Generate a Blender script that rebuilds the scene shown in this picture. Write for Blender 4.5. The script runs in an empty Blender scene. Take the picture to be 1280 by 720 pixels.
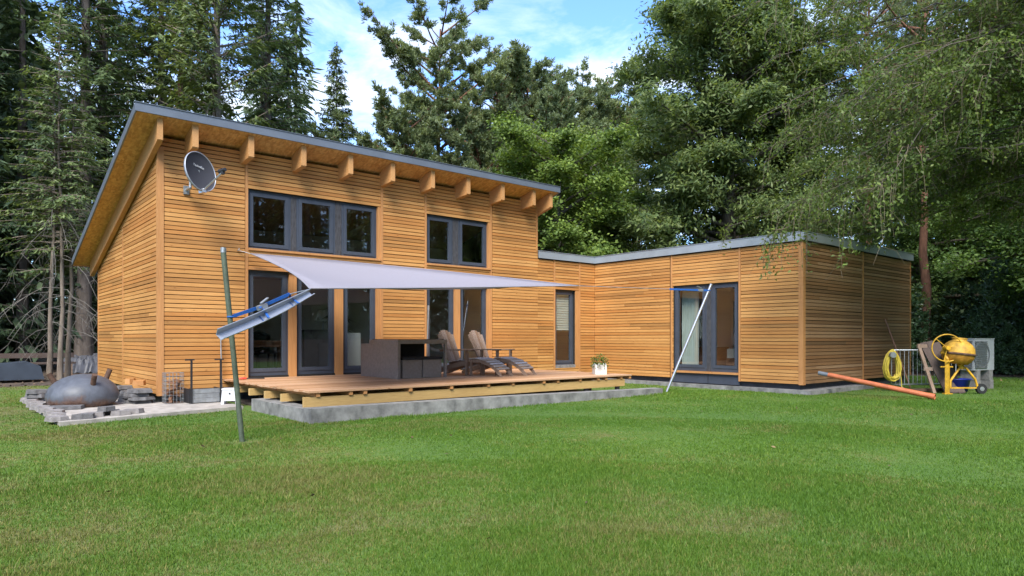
import bpy, math, random
import numpy as np
from mathutils import Vector, Matrix
R = math.radians
random.seed(7)
S = bpy.context.scene
col = S.collection

# ------------------------------------------------------------------ mesh helpers
ORG = {}
class MB:
    """collects shapes and links them as ONE mesh object"""
    def __init__(self): self.v = []; self.f = []; self.s = []
    def add(self, vs, fs, smooth=False):
        n = len(self.v); self.v += [tuple(p) for p in vs]
        self.f += [tuple(i + n for i in f) for f in fs]; self.s += [smooth] * len(fs)
    def box(self, x0, x1, y0, y1, z0, z1, M=None):
        vs = [(x0,y0,z0),(x1,y0,z0),(x1,y1,z0),(x0,y1,z0),(x0,y0,z1),(x1,y0,z1),(x1,y1,z1),(x0,y1,z1)]
        if M is not None: vs = [M @ Vector(p) for p in vs]
        self.add(vs, [(0,3,2,1),(4,5,6,7),(0,1,5,4),(1,2,6,5),(2,3,7,6),(3,0,4,7)])
    def hexa(self, vs):
        self.add(vs, [(0,3,2,1),(4,5,6,7),(0,1,5,4),(1,2,6,5),(2,3,7,6),(3,0,4,7)])
    def bar(self, a, b, w, h, up=(0,0,1)):
        a = Vector(a); b = Vector(b); d = (b-a).normalized(); u = Vector(up)
        s = d.cross(u); s = s.normalized() if s.length > 1e-6 else Vector((1,0,0))
        u = s.cross(d); s *= w/2; u *= h/2
        self.hexa([a-s-u, a+s-u, b+s-u, b-s-u, a-s+u, a+s+u, b+s+u, b-s+u])
    def tube(self, pts, r, seg=8, cap=True, closed=False):
        pts = [Vector(p) for p in pts]; n = len(pts)
        rs = r if isinstance(r, (list, tuple)) else [r]*n
        vs = []; fs = []; pu = None
        for i, p in enumerate(pts):
            if closed: d = pts[(i+1) % n]-pts[i-1]
            else: d = pts[min(i+1, n-1)]-pts[max(i-1, 0)]
            d.normalize()
            if pu is None:
                pu = d.cross(Vector((0,0,1)));
                if pu.length < 1e-3: pu = d.cross(Vector((1,0,0)))
            pu = (pu - d*pu.dot(d)).normalized(); w = d.cross(pu)
            for k in range(seg):
                a = 2*math.pi*k/seg; vs.append(p+(pu*math.cos(a)+w*math.sin(a))*rs[i])
        m = n if closed else n-1
        for i in range(m):
            j = (i+1) % n
            for k in range(seg):
                l = (k+1) % seg; fs.append((i*seg+k, i*seg+l, j*seg+l, j*seg+k))
        self.add(vs, fs, True)
        if cap and not closed:
            self.add(vs[:seg], [tuple(range(seg))[::-1]]); self.add(vs[-seg:], [tuple(range(seg))])
    def lathe(self, prof, seg=24, M=None, arc=1.0):
        vs = []; fs = []
        for r, z in prof:
            for k in range(seg):
                a = 2*math.pi*k/seg; p = Vector((r*math.cos(a), r*math.sin(a), z)); vs.append(M @ p if M is not None else p)
        for i in range(len(prof)-1):
            for k in range(seg):
                l = (k+1) % seg; fs.append((i*seg+k, i*seg+l, (i+1)*seg+l, (i+1)*seg+k))
        self.add(vs, fs, True)
    def prism(self, poly, axis, a0, a1):
        """polygon of (p,q) pairs pushed along an axis: x->(y,z) y->(x,z) z->(x,y)"""
        n = len(poly)
        def P(p, a): return {'x': (a,p[0],p[1]), 'y': (p[0],a,p[1]), 'z': (p[0],p[1],a)}[axis]
        vs = [P(p, a0) for p in poly]+[P(p, a1) for p in poly]
        self.add(vs, [tuple(range(n))[::-1], tuple(range(n, 2*n))]+[(i,(i+1)%n,(i+1)%n+n,i+n) for i in range(n)])
    def build(self, name, mat, parent=None, M=None):
        o = Vector(ORG.get(parent.name, (0,0,0))) if parent else Vector((0,0,0))
        vs = [(Vector(p) if M is None else M @ Vector(p))-o for p in self.v]
        me = bpy.data.meshes.new(name); me.from_pydata(vs, [], self.f)
        me.polygons.foreach_set('use_smooth', self.s)
        import bmesh
        bm = bmesh.new(); bm.from_mesh(me); bmesh.ops.recalc_face_normals(bm, faces=bm.faces); bm.to_mesh(me); bm.free()
        me.materials.append(mat); ob = bpy.data.objects.new(name, me); col.objects.link(ob)
        if parent: ob.parent = parent; ORG[ob.name] = tuple(o)
        return ob
def tag(o, label=None, cat=None, group=None, kind=None):
    for k, v in (('label',label),('category',cat),('group',group),('kind',kind)):
        if v: o[k] = v
    return o
def thing(name, label, cat, loc=(0,0,0), rz=0, group=None, world=True):
    """an Empty at the thing's base; parts are given in world coordinates unless world=False"""
    o = bpy.data.objects.new(name, None); col.objects.link(o); o.empty_display_size = .1
    o.location = loc; o.rotation_euler = (0,0,rz); ORG[o.name] = tuple(loc) if world else (0,0,0)
    return tag(o, label, cat, group)
def settle(mb, name, mat, label, cat, group=None, kind=None):
    """a thing that is one mesh, its origin at its base"""
    v = np.array(mb.v); c = Vector((v[:,0].mean(), v[:,1].mean(), v[:,2].min()))
    o = mb.build(name, mat)
    o.data.transform(Matrix.Translation(-c)); o.location = c
    return tag(o, label, cat, group, kind)
def copy_tree(o, parent=None):
    c = o.copy(); col.objects.link(c)
    if parent: c.parent = parent
    for ch in list(o.children): copy_tree(ch, c)
    return c
def np_mesh(name, V, F, mat, parent=None, smooth=False):
    """numpy quads -> mesh object"""
    me = bpy.data.meshes.new(name); V = np.asarray(V, np.float32); F = np.asarray(F, np.int32); k = F.shape[1]
    me.vertices.add(len(V)); me.vertices.foreach_set('co', V.ravel())
    me.loops.add(F.size); me.loops.foreach_set('vertex_index', F.ravel())
    me.polygons.add(len(F)); me.polygons.foreach_set('loop_start', np.arange(0, F.size, k, dtype=np.int32))
    try: me.polygons.foreach_set('loop_total', np.full(len(F), k, np.int32))
    except Exception: pass
    me.polygons.foreach_set('use_smooth', np.full(len(F), smooth, bool))
    me.update(calc_edges=True); me.validate()
    me.materials.append(mat); ob = bpy.data.objects.new(name, me); col.objects.link(ob)
    if parent: ob.parent = parent
    return ob

# ------------------------------------------------------------------ materials
class NT:
    def __init__(self, name):
        self.m = bpy.data.materials.new(name); self.m.use_nodes = True; self.t = self.m.node_tree
        self.t.nodes.clear(); self.out = self.n('ShaderNodeOutputMaterial')
    def n(self, ty, **kw):
        x = self.t.nodes.new(ty)
        for k, v in kw.items():
            if k in x.inputs: x.inputs[k].default_value = v
            else: setattr(x, k, v)
        return x
    def l(self, a, b): self.t.links.new(a, b)
    def ramp(self, src, stops, interp='LINEAR'):
        r = self.n('ShaderNodeValToRGB'); e = r.color_ramp.elements; r.color_ramp.interpolation = interp
        while len(e) < len(stops): e.new(.5)
        for x, (p, c) in zip(e, stops): x.position = p; x.color = (*c, 1) if len(c) == 3 else c
        self.l(src, r.inputs[0]); return r.outputs[0]
    def noise(self, scale=5, detail=4, rough=.55, stretch=None, coord='Object', dist=0, w=None):
        c = self.n('ShaderNodeTexCoord').outputs[coord]
        if stretch:
            mp = self.n('ShaderNodeMapping'); mp.inputs['Scale'].default_value = stretch; self.l(c, mp.inputs[0]); c = mp.outputs[0]
        x = self.n('ShaderNodeTexNoise', Scale=scale, Detail=detail, Roughness=rough, Distortion=dist)
        self.l(c, x.inputs['Vector']); return x.outputs['Fac']
    def mix(self, a, b, f, mode='MIX'):
        x = self.n('ShaderNodeMix', data_type='RGBA', blend_type=mode)
        for i, v in ((0, f), (6, a), (7, b)):
            if hasattr(v, 'is_output'): self.l(v, x.inputs[i])
            elif i == 0: x.inputs[0].default_value = v
            else: x.inputs[i].default_value = (*v, 1)
        return x.outputs[2]
    def island(self): return self.n('ShaderNodeNewGeometry').outputs['Random Per Island']
    def objrand(self): return self.n('ShaderNodeObjectInfo').outputs['Random']
    def bsdf(self, colr, rough=.6, metal=0, bump=None, bstr=.3, bdist=.01, **kw):
        b = self.n('ShaderNodeBsdfPrincipled', Roughness=rough, Metallic=metal)
        for k, v in kw.items(): b.inputs[k.replace('_', ' ')].default_value = v
        if hasattr(colr, 'is_output'): self.l(colr, b.inputs['Base Color'])
        else: b.inputs['Base Color'].default_value = (*colr, 1)
        if bump is not None:
            p = self.n('ShaderNodeBump', Strength=bstr, Distance=bdist); self.l(bump, p.inputs['Height']); self.l(p.outputs[0], b.inputs['Normal'])
        self.l(b.outputs[0], self.out.inputs[0]); return b
def sc(c, k): return tuple(min(1, x*k) for x in c)
def plain(name, c, rough=.6, metal=0, var=.2, scale=8, stretch=None, bstr=.15, **kw):
    m = NT(name); f = m.noise(scale, 5, .6, stretch)
    cc = m.ramp(f, [(.3, sc(c, 1-var)), (.7, sc(c, 1+var))])
    m.bsdf(cc, rough, metal, bump=f, bstr=bstr, **kw); return m.m
def wood(name, c, stretch=(1.2,1.2,26), isl=.35, rough=.6, knots=True, grey=0):
    """boards: every board (mesh island) a tone of its own, grain along the board, dark knots"""
    m = NT(name); i = m.island()
    a = m.ramp(i, [(0, sc(c, 1-isl)), (.25, (c[0]*.97, c[1]*.86, c[2]*.76)), (.5, c), (.75, sc(c, 1.1)), (1, (min(1,c[0]*(1+isl*.7)), c[1]*(1+isl*.95), c[2]*(1+isl*1.4)))])
    g = m.noise(3, 6, .6, stretch, dist=.4)
    a = m.mix(a, m.ramp(g, [(.28, (.76,.70,.64)), (.55, (1,1,1)), (.8, (1.12,1.1,1.06))]), .75, 'MULTIPLY')
    big = m.noise(.6, 3, .5)
    a = m.mix(a, m.ramp(big, [(.35, (.84,.81,.78)), (.65, (1.06,1.06,1.06))]), .8, 'MULTIPLY')
    if knots:
        q = m.n('ShaderNodeMapping'); q.inputs['Scale'].default_value = (stretch[0]*3.2, stretch[1]*3.2, stretch[2]*.5); m.l(m.n('ShaderNodeTexCoord').outputs['Object'], q.inputs[0])
        v = m.n('ShaderNodeTexVoronoi', Scale=1.0); m.l(q.outputs[0], v.inputs['Vector'])
        a = m.mix(a, m.ramp(v.outputs['Distance'], [(.05, (.32,.19,.12)), (.085, (.8,.7,.6)), (.12, (1,1,1))]), .85, 'MULTIPLY')
    m.bsdf(a, rough, bump=g, bstr=.25, bdist=.004); return m.m
CLAD = (.535, .262, .078)
m_clad = wood('larch_cladding', CLAD, isl=.27)
m_cladw = wood('larch_cladding_weathered_shaded', (.285, .16, .075), isl=.4)  # weathered larch, with tree shade on the wing's front mixed into the colour
m_post = wood('larch_posts', (.5, .24, .085), stretch=(14,14,1), isl=.12, knots=False)
m_rafter = wood('glulam_rafters', (.52, .27, .10), stretch=(14,1.5,14), isl=.15, knots=False)
m_deck = wood('larch_decking', (.50, .30, .168), stretch=(1.2,22,22), isl=.3)
m_beam = wood('impregnated_beams', (.50, .33, .125), stretch=(1.3,9,18), isl=.15, knots=False)
m_grey = wood('weathered_wood', (.28, .195, .14), stretch=(6,6,6), isl=.45, knots=False, rough=.8)
m_greyl = wood('silvered_wood', (.42, .375, .34), stretch=(6,6,6), isl=.4, knots=False, rough=.8)
m_oldboard = wood('old_dark_boards', (.105, .075, .062), stretch=(14,14,1.2), isl=.4, knots=False, rough=.85)
m_membrane = plain('black_membrane', (.018,.015,.013), .9, var=.3)
m_frame = plain('anthracite_frame', (.055,.066,.088), .45, var=.12, scale=3)
m_mull = plain('rough_dark_mullion', (.05,.05,.055), .8, var=.5, scale=30, stretch=(1,1,.25), bstr=.5)
m_fascia = plain('zinc_fascia', (.17,.195,.235), .42, .35, var=.1, scale=2)
m_fascia2 = plain('light_zinc_fascia', (.33,.37,.40), .45, .3, var=.1, scale=2)
m_roof = plain('roof_felt', (.06,.065,.07), .9, var=.3)
m_conc = plain('concrete', (.205,.20,.188), .9, var=.45, scale=5, bstr=.6)
m_concd = plain('dark_plinth', (.06,.062,.068), .9, var=.3, scale=6)
m_stone = plain('flagstone', (.22,.20,.19), .9, var=.4, scale=7, bstr=.6)
m_pave = plain('pale_paving', (.36,.325,.285), .9, var=.3, scale=6, bstr=.4)
m_slate = plain('slate', (.12,.115,.115), .85, var=.4, scale=9, bstr=.5)
m_gal = plain('galvanised_steel', (.42,.44,.45), .42, .7, var=.25, scale=9)
m_alu = plain('bare_aluminium', (.55,.56,.58), .35, .85, var=.12, scale=4)
m_gutter = plain('gutter_steel', (.36,.38,.43), .4, .35, var=.12, scale=4)
m_green = plain('green_painted_post', (.075,.095,.065), .6, var=.3, scale=12)
m_blue = plain('blue_webbing', (.012,.09,.33), .7, var=.15)
m_white = plain('white_plastic', (.62,.62,.63), .45, var=.05)
m_whitep = plain('white_painted_wood', (.62,.60,.56), .7, var=.12, scale=16, stretch=(1,1,.2))
m_black = plain('black_steel', (.02,.02,.022), .5, var=.2)
m_blackc = plain('black_cushion', (.018,.018,.022), .9, var=.2)
m_dish = plain('graphite_dish', (.036,.036,.045), .8, var=.08, scale=3)
m_yellow = plain('yellow_paint', (.56,.31,.02), .55, var=.35, scale=9)
m_yellowd = plain('stained_yellow_drum', (.46,.26,.03), .65, var=.5, scale=6)
m_hose = plain('yellow_hose', (.55,.42,.05), .5, var=.12)
m_orange = plain('orange_drain_pipe', (.46,.13,.05), .5, var=.25, scale=6)
m_pipegrey = plain('grey_pipe_end', (.16,.18,.2), .5, var=.1)
m_tub = plain('blue_plastic', (.012,.03,.30), .4, var=.15)
m_rubber = plain('black_rubber', (.015,.015,.016), .8)
m_hp = plain('grey_unit_casing', (.36,.38,.39), .5, var=.08)
m_hpd = plain('unit_grille', (.13,.14,.145), .6, var=.25, scale=40)
m_brick = plain('grey_blocks', (.21,.20,.19), .9, var=.3, scale=12)
m_rust = plain('rusty_iron', (.085,.045,.028), .85, var=.45, scale=10)
m_tarp = plain('grey_blue_tarp', (.045,.058,.078), .5, var=.2, scale=3)
m_tarpl = plain('pale_tarp', (.085,.085,.095), .5, var=.3, scale=5)
m_plaster = plain('plaster', (.70,.70,.64), .9, var=.05, scale=2)
m_ceil = plain('brown_ceiling', (.50,.34,.24), .8, var=.1, scale=2)
m_floorin = wood('inside_floor', (.28,.17,.10), stretch=(1,14,14), isl=.2, knots=False)
m_cloth = plain('curtain_cloth', (.55,.58,.53), .9, var=.08, scale=2)
m_furn = plain('dark_furniture', (.06,.062,.07), .5, var=.15)
m_brownw = wood('brown_furniture', (.22,.11,.06), stretch=(5,5,5), isl=.1, knots=False)
m_drumlow = plain('orange_drum_base', (.42,.19,.02), .6, var=.45, scale=6)
m_soil = plain('dark_soil', (.05,.04,.032), .95, var=.5, scale=20)
def make_rattan():
    m = NT('grey_wicker'); t = m.n('ShaderNodeTexCoord').outputs['Object']
    w = m.n('ShaderNodeTexWave', bands_direction='Z', Scale=26, Distortion=1.5, Detail=1); m.l(t, w.inputs['Vector'])
    f = w.outputs['Fac']; n = m.noise(18, 3)
    a = m.mix(m.ramp(f, [(.1, (.20,.165,.142)), (.7, (.35,.295,.258))]), m.ramp(n, [(.3, (.8,.8,.8)), (.7, (1.15,1.15,1.15))]), .7, 'MULTIPLY')
    m.bsdf(a, .6, bump=f, bstr=.5, bdist=.006); return m.m
m_rattan = make_rattan()
def make_osb():
    m = NT('osb_soffit'); t = m.n('ShaderNodeTexCoord').outputs['Object']
    mp = m.n('ShaderNodeMapping'); mp.inputs['Scale'].default_value = (26, 9, 9); mp.inputs['Rotation'].default_value = (0,0,.5); m.l(t, mp.inputs[0])
    v = m.n('ShaderNodeTexVoronoi', Scale=1.0, feature='F1'); m.l(mp.outputs[0], v.inputs['Vector'])
    a = m.ramp(v.outputs['Color'], [(0, (.48,.225,.065)), (.5, (.64,.345,.11)), (1, (.76,.46,.18))])
    n = m.noise(14, 4)
    a = m.mix(a, m.ramp(n, [(.3, (.75,.72,.7)), (.7, (1.1,1.1,1.1))]), .8, 'MULTIPLY')
    m.bsdf(a, .65); return m.m
m_osb = make_osb()
def make_glass():
    m = NT('window_glass'); fr = m.n('ShaderNodeFresnel', IOR=1.55)
    mu = m.n('ShaderNodeMath', operation='MULTIPLY_ADD'); mu.inputs[1].default_value = 2.8; mu.inputs[2].default_value = .0; mu.use_clamp = True; m.l(fr.outputs[0], mu.inputs[0])
    ge = m.n('ShaderNodeNewGeometry'); inv = m.n('ShaderNodeMath', operation='SUBTRACT'); inv.inputs[0].default_value = 1; m.l(ge.outputs['Backfacing'], inv.inputs[1]); m2 = m.n('ShaderNodeMath', operation='MULTIPLY'); m.l(mu.outputs[0], m2.inputs[0]); m.l(inv.outputs[0], m2.inputs[1])
    tr = m.n('ShaderNodeBsdfTransparent'); tr.inputs[0].default_value = (.90,.93,.92,1)
    gl = m.n('ShaderNodeBsdfGlossy', Roughness=.015); gl.inputs[0].default_value = (.95,.97,1,1)
    mx = m.n('ShaderNodeMixShader'); m.l(m2.outputs[0], mx.inputs[0]); m.l(tr.outputs[0], mx.inputs[1]); m.l(gl.outputs[0], mx.inputs[2])
    m.l(mx.outputs[0], m.out.inputs[0]); return m.m
m_glass = make_glass()
def make_sail():
    m = NT('sail_cloth'); f = m.noise(60, 2); a = m.ramp(f, [(.3, (.40,.375,.42)), (.7, (.44,.42,.465))])
    d = m.n('ShaderNodeBsdfDiffuse'); t = m.n('ShaderNodeBsdfTranslucent'); m.l(a, d.inputs[0]); m.l(a, t.inputs[0])
    mx = m.n('ShaderNodeMixShader'); mx.inputs[0].default_value = .42; m.l(d.outputs[0], mx.inputs[1]); m.l(t.outputs[0], mx.inputs[2])
    m.l(mx.outputs[0], m.out.inputs[0]); return m.m
m_sail = make_sail()
def leaf(name, c, c2, trans=.3, rough=.5, spec=.3, clump=1.2):
    """leaves: a tone per leaf, lighter and darker clumps of growth, light passing through"""
    m = NT(name); i = m.island()
    a = m.ramp(i, [(0, sc(c, .72)), (.45, c), (.8, c2), (1, sc(c2, 1.2))])
    n = m.noise(clump, 2, .5)
    a = m.mix(a, m.ramp(n, [(.35, (.70,.75,.74)), (.65, (1.2,1.15,1.0))]), .85, 'MULTIPLY')
    o = m.objrand(); a = m.mix(a, m.ramp(o, [(0, (.82,.88,.95)), (1, (1.12,1.06,.9))]), .8, 'MULTIPLY')
    b = m.n('ShaderNodeBsdfPrincipled', Roughness=rough); b.inputs['Specular IOR Level'].default_value = spec
    t = m.n('ShaderNodeBsdfTranslucent'); m.l(a, b.inputs['Base Color'])
    a2 = m.mix(a, (1.0,1.0,.45), .9, 'MULTIPLY'); m.l(a2, t.inputs[0])
    mx = m.n('ShaderNodeMixShader'); mx.inputs[0].default_value = trans; m.l(b.outputs[0], mx.inputs[1]); m.l(t.outputs[0], mx.inputs[2])
    m.l(mx.outputs[0], m.out.inputs[0]); return m.m
l_spruce = leaf('spruce_needles', (.11,.16,.082), (.155,.205,.10), .36)
l_spruceb = leaf('bright_spruce_needles', (.13,.185,.08), (.185,.24,.10), .38)
l_pine = leaf('pine_needles', (.19,.235,.12), (.27,.32,.165), .42)
l_maple = leaf('maple_leaves', (.135,.215,.05), (.21,.295,.07), .45)
l_chest = leaf('chestnut_leaves', (.155,.22,.08), (.25,.30,.11), .5, .45, .35)
l_horn = leaf('hornbeam_leaves', (.145,.205,.052), (.215,.27,.07), .48)
l_beech = leaf('beech_leaves', (.13,.22,.062), (.19,.285,.08), .48)
l_rhodo = leaf('rhododendron_leaves', (.06,.115,.048), (.10,.165,.068), .2, .35, .5)
l_far = leaf('far_needles', (.125,.175,.10), (.165,.215,.12), .4, clump=.25)
l_pot = leaf('pot_plant_leaves', (.09,.17,.03), (.16,.25,.05), .3)
def bark(name, a, b, sz=6):
    m = NT(name); f = m.noise(sz, 5, .65, (1,1,.3)); m.bsdf(m.ramp(f, [(.35, a), (.65, b)]), .9, bump=f, bstr=.6, bdist=.03); return m.m
b_spruce = bark('spruce_bark', (.09,.07,.058), (.19,.15,.12))
b_pale = bark('pale_bark', (.13,.10,.075), (.26,.21,.16))
b_pine = bark('pine_bark', (.12,.055,.032), (.27,.13,.075))
b_broad = bark('grey_bark', (.05,.042,.032), (.13,.11,.085))
b_twig = bark('bare_twigs', (.10,.08,.05), (.20,.16,.10))
b_dead = bark('dead_grey_twigs', (.12,.105,.09), (.22,.2,.17))
# ------------------------------------------------------------------ the house
Y0, X1, YW, XA, XB, YB, XR = 13.92, 15.02, 7.485, 3.084, 12.69, 20.29, 21.46
ZB = .2                                   # bottom edge of the cladding
YF, SL = 13.33, .274                      # front edge and slope of the big roof
XL, XE, YE = 2.59, 13.0, 20.94
def zs(y): return 5.275-SL*(y-YF)         # underside of the big roof
ZF0, ZF1 = 3.505, 3.70                    # fascia of the flat roof
PITCH, BH = .082, .0665
FL = .47                                  # floor level inside
house = thing('timber_house', 'timber clad house with mono-pitch roof and flat-roofed wing around a deck', 'house', (XA, Y0, 0))
def rects(u0, u1, z0, z1, holes):
    us = sorted({u0, u1, *[min(max(h[k], u0), u1) for h in holes for k in (0, 1)]})
    for a, b in zip(us, us[1:]):
        c = (a+b)/2; cuts = sorted((h[2], h[3]) for h in holes if h[0] < c < h[1]); z = z0
        for p, q in cuts:
            if p > z+1e-4: yield a, b, z, min(p, z1)
            z = max(z, q)
        if z < z1-1e-4: yield a, b, z, z1
def pbox(mb, ax, plane, out, t0, t1, u0, u1, z0, z1):
    """box on a wall plane; t0..t1 measured into the wall, out = direction sign of the outside"""
    a, b = sorted((plane-out*t0, plane-out*t1))
    if ax == 'y': mb.box(u0, u1, a, b, z0, z1)
    else: mb.box(a, b, u0, u1, z0, z1)
def cladding(ax, plane, edges, z0, ztop, holes, mat, out=-1, limit=None):
    mb = MB(); rng = random.Random(int(plane*100)+len(edges))
    for a, b in zip(edges, edges[1:]):
        k = 0
        while True:
            z = z0+k*PITCH; k += 1
            if z+BH > ztop: break
            a2, b2 = a+.033, b-.033
            if limit: b2 = min(b2, limit(z+BH))
            if b2-a2 < .05: continue
            segs = [(a2, b2)]
            for h in holes:
                if h[2]-.02 < z+BH*.6 and z+BH*.4 < h[3]+.02:
                    segs = [s for p, q in segs for s in ((p, min(q, h[0])), (max(p, h[1]), q)) if s[1]-s[0] > .04]
            for p, q in segs:
                j = rng.uniform(-.0022, .0022); t = rng.uniform(-.002, .002)
                if q-p > 2.2 and rng.random() < .4:
                    c = rng.uniform(p+.5, q-.5); pcs = [(p, c-.0015), (c+.0015, q)]
                else: pcs = [(p, q)]
                for p1, q1 in pcs:
                    x0, x1 = sorted((plane-out*t, plane-out*.024)); zz0, zz1 = z+j, z+j+BH+rng.uniform(-.0015, .0015); c0, c1 = (zz0+.006, zz1) if out < 0 else (zz0, zz1)
                    e = rng.uniform(-.003, .003)
                    if ax == 'y': mb.hexa([(p1,x0,zz0),(q1,x0,zz0+e),(q1,x1,zz0+e),(p1,x1,zz0),(p1,x0,zz1),(q1,x0,zz1+e),(q1,x1,zz1+e+.006),(p1,x1,zz1+.006)])
                    else: mb.hexa([(x0,p1,zz0),(x1,p1,zz0),(x1,q1,zz0+e),(x0,q1,zz0+e),(x0,p1,zz1),(x1,p1,zz1+.006),(x1,q1,zz1+e+.006),(x0,q1,zz1+e)])
    return mb.build('cladding', mat, house)
def wallpart(ax, plane, u0, u1, z0, z1, holes, mat=None, t0=.04, t1=.3, out=-1, name='wall'):
    mb = MB()
    for a, b, c, d in rects(u0, u1, z0, z1, holes): pbox(mb, ax, plane, out, t0, t1, a, b, c, d)
    return mb.build(name, mat or m_membrane, house)
# openings (u0,u1,z0,z1)
U1 = (4.745, 7.765, 3.10, 4.30); U2 = (9.03, 11.0, 3.10, 4.30)
DD = [(4.745,5.60), (5.77,6.65), (6.84,7.765), (9.03,9.88), (10.05,11.0)]
DZ = (.49, 2.66)
NW = (13.375, 14.19, .44, 2.655)
WD = (9.14, 11.07, .41, 2.665)
Hm = [U1, U2, (4.745,7.765,*DZ), (9.03,11.0,*DZ)]
ED = [3.10, 4.71, 7.80, 9.0, 11.05, 12.73]
cladding('y', Y0, ED, ZB+.01, zs(Y0)-.005, Hm, m_clad)
cladding('y', Y0, [12.667, 13.34, 14.37, X1+.03], ZB+.01, ZF0-.01, [NW, (14.19,14.35,.44,2.655)], m_clad)
wallpart('y', Y0, XA+.04, XB-.01, ZB, zs(Y0)-.06, Hm)
wallpart('y', Y0, XB-.01, X1+.3, ZB, ZF0, [NW])
# gable side of the main block
lim = lambda z: Y0+(zs(Y0)-.05-z)/SL
cladding('x', XA, [Y0+.005, 17.14, YB], ZB+.01, zs(Y0), [], m_clad, limit=lim)
mb = MB(); mb.prism([(Y0+.3,ZB),(YB,ZB),(YB,zs(YB)-.03),(Y0+.3,zs(Y0+.3)-.03)], 'x', XA+.04, XA+.3); mb.build('wall', m_membrane, house)
mb = MB(); mb.prism([(Y0+.3,ZF0),(YB,ZF0-.01),(YB,zs(YB)-.03),(Y0+.3,zs(Y0+.3)-.03)], 'x', XB-.3, XB-.02); mb.build('wall', m_membrane, house)
cladding('x', XB, [Y0+.03, YB], ZF1+.05, zs(Y0), [], m_clad, out=1, limit=lim)
mb = MB(); mb.box(XA+.3, XR-.3, YB-.3, YB, ZB, zs(YB)-.03); mb.build('wall', m_membrane, house)
# wing
cladding('x', X1, [YW+.06, 9.09, 11.15, 13.95], ZB+.01, ZF0-.01, [WD, (9.10,11.11,.0,.42)], m_clad)
wallpart('x', X1, YW+.04, Y0+.04, ZB, ZF0, [(9.14,11.07,.36,2.665)])
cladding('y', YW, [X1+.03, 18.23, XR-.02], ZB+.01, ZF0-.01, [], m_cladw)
wallpart('y', YW, X1+.3, XR-.05, ZB, ZF0, [])
mb = MB(); mb.box(XR-.3, XR-.02, YW+.3, YB-.3, ZB, ZF0); mb.build('wall', m_membrane, house)
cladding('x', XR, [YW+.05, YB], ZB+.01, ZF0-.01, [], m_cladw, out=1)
# battens and posts
def batten(ax, plane, u, z0, z1, w=.052, mat=None, name='batten', out=-1, proud=.008, deep=.03):
    mb = MB(); pbox(mb, ax, plane, out, -proud, deep, u-w/2, u+w/2, z0, z1); mb.build(name, mat or m_post, house)
zt = zs(Y0)-.004
for u, w in ((4.715,.055), (7.80,.062), (9.0,.055), (11.03,.058)): batten('y', Y0, u, ZB, zt, w)
batten('y', Y0, XB-.03, ZF1+.003, zt, .05)
for u in (13.345, 14.37): batten('y', Y0, u, ZB, ZF0-.012, .05)
batten('y', Y0, 14.27, .44, 2.655, .145, name='post', proud=.003)
batten('x', XA, 17.14, ZB, zs(17.14)-.31, .05); batten('x', XA, YB-.03, ZB, zs(YB)-.05, .06)
for u in (9.09, 11.12): batten('x', X1, u, ZB, ZF0-.012, .05)
for u in (18.23, XR-.03): batten('y', YW, u, ZB, ZF0-.012, .05)
mb = MB(); mb.box(XA-.012, XA+.098, Y0-.012, Y0+.10, ZB-.02, 4.86); mb.build('corner_post', m_post, house)
mb = MB(); mb.box(X1-.012, X1+.10, YW-.012, YW+.10, ZB-.01, ZF0-.012); mb.build('corner_post', m_post, house)
for a, b in ((5.60,5.77), (6.65,6.84), (9.88,10.05)):
    batten('y', Y0, (a+b)/2, DZ[0]-.04, DZ[1], b-a-.006, name='post', proud=-.012, deep=.2)
batten('y', Y0, 7.72, DZ[0]-.04, DZ[1], .10, name='post', proud=-.004, deep=.2)
batten('y', Y0, 10.965, DZ[0]-.04, DZ[1], .085, name='post', proud=-.004, deep=.2)
batten('y', Y0, 7.735, U1[2], U1[3], .075, name='post', proud=-.004, deep=.12)
batten('y', Y0, 10.972, U2[2], U2[3], .06, name='post', proud=-.004, deep=.12)
def ledge(u0, u1, z, h=.045): 
    mb = MB(); mb.box(u0, u1, Y0-.035, Y0+.14, z-h, z); mb.build('window_sill', m_post, house)
ledge(4.745, 7.765, U1[2]); ledge(9.03, 11.0, U2[2])
ledge(4.745, 7.765, DZ[1]+.05, .05); ledge(9.03, 11.0, DZ[1]+.05, .05)
# windows: frame (part) > sash, pane
def window(ax, plane, u0, u1, z0, z1, name='window', fr=.06, sa=.075, back=.075, out=-1, bot=None):
    def ring(mb, a, b, c, d, w, t0, t1, wb=None):
        wb = wb or w
        pbox(mb, ax, plane, out, t0, t1, a, a+w, c, d); pbox(mb, ax, plane, out, t0, t1, b-w, b, c, d)
        pbox(mb, ax, plane, out, t0, t1, a+w, b-w, c, c+wb); pbox(mb, ax, plane, out, t0, t1, a+w, b-w, d-w, d)
    f = MB(); ring(f, u0, u1, z0, z1, fr, back, back+.08, bot); w = f.build(name, m_frame, house)
    s = MB(); b0 = bot or fr; ring(s, u0+fr-.012, u1-fr+.012, z0+b0-.012, z1-fr+.012, sa, back-.014, back+.06); s.build('sash', m_frame, w)
    g = MB(); pbox(g, ax, plane, out, back+.022, back+.03, u0+fr+sa-.02, u1-fr-sa+.02, z0+b0+sa-.02, z1-fr-sa+.02); g.build('pane', m_glass, w)
    return w
def mullion(ax, plane, u0, u1, z0, z1, back=.066):
    mb = MB(); pbox(mb, ax, plane, -1, back, back+.1, u0, u1, z0, z1); mb.build('mullion', m_mull, house)
for a, b in ((4.745,5.66), (5.78,6.67), (6.82,7.70)): window('y', Y0, a, b, U1[2], U1[3])
mullion('y', Y0, 5.661, 5.779, U1[2], U1[3]); mullion('y', Y0, 6.671, 6.819, U1[2], U1[3])
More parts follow.
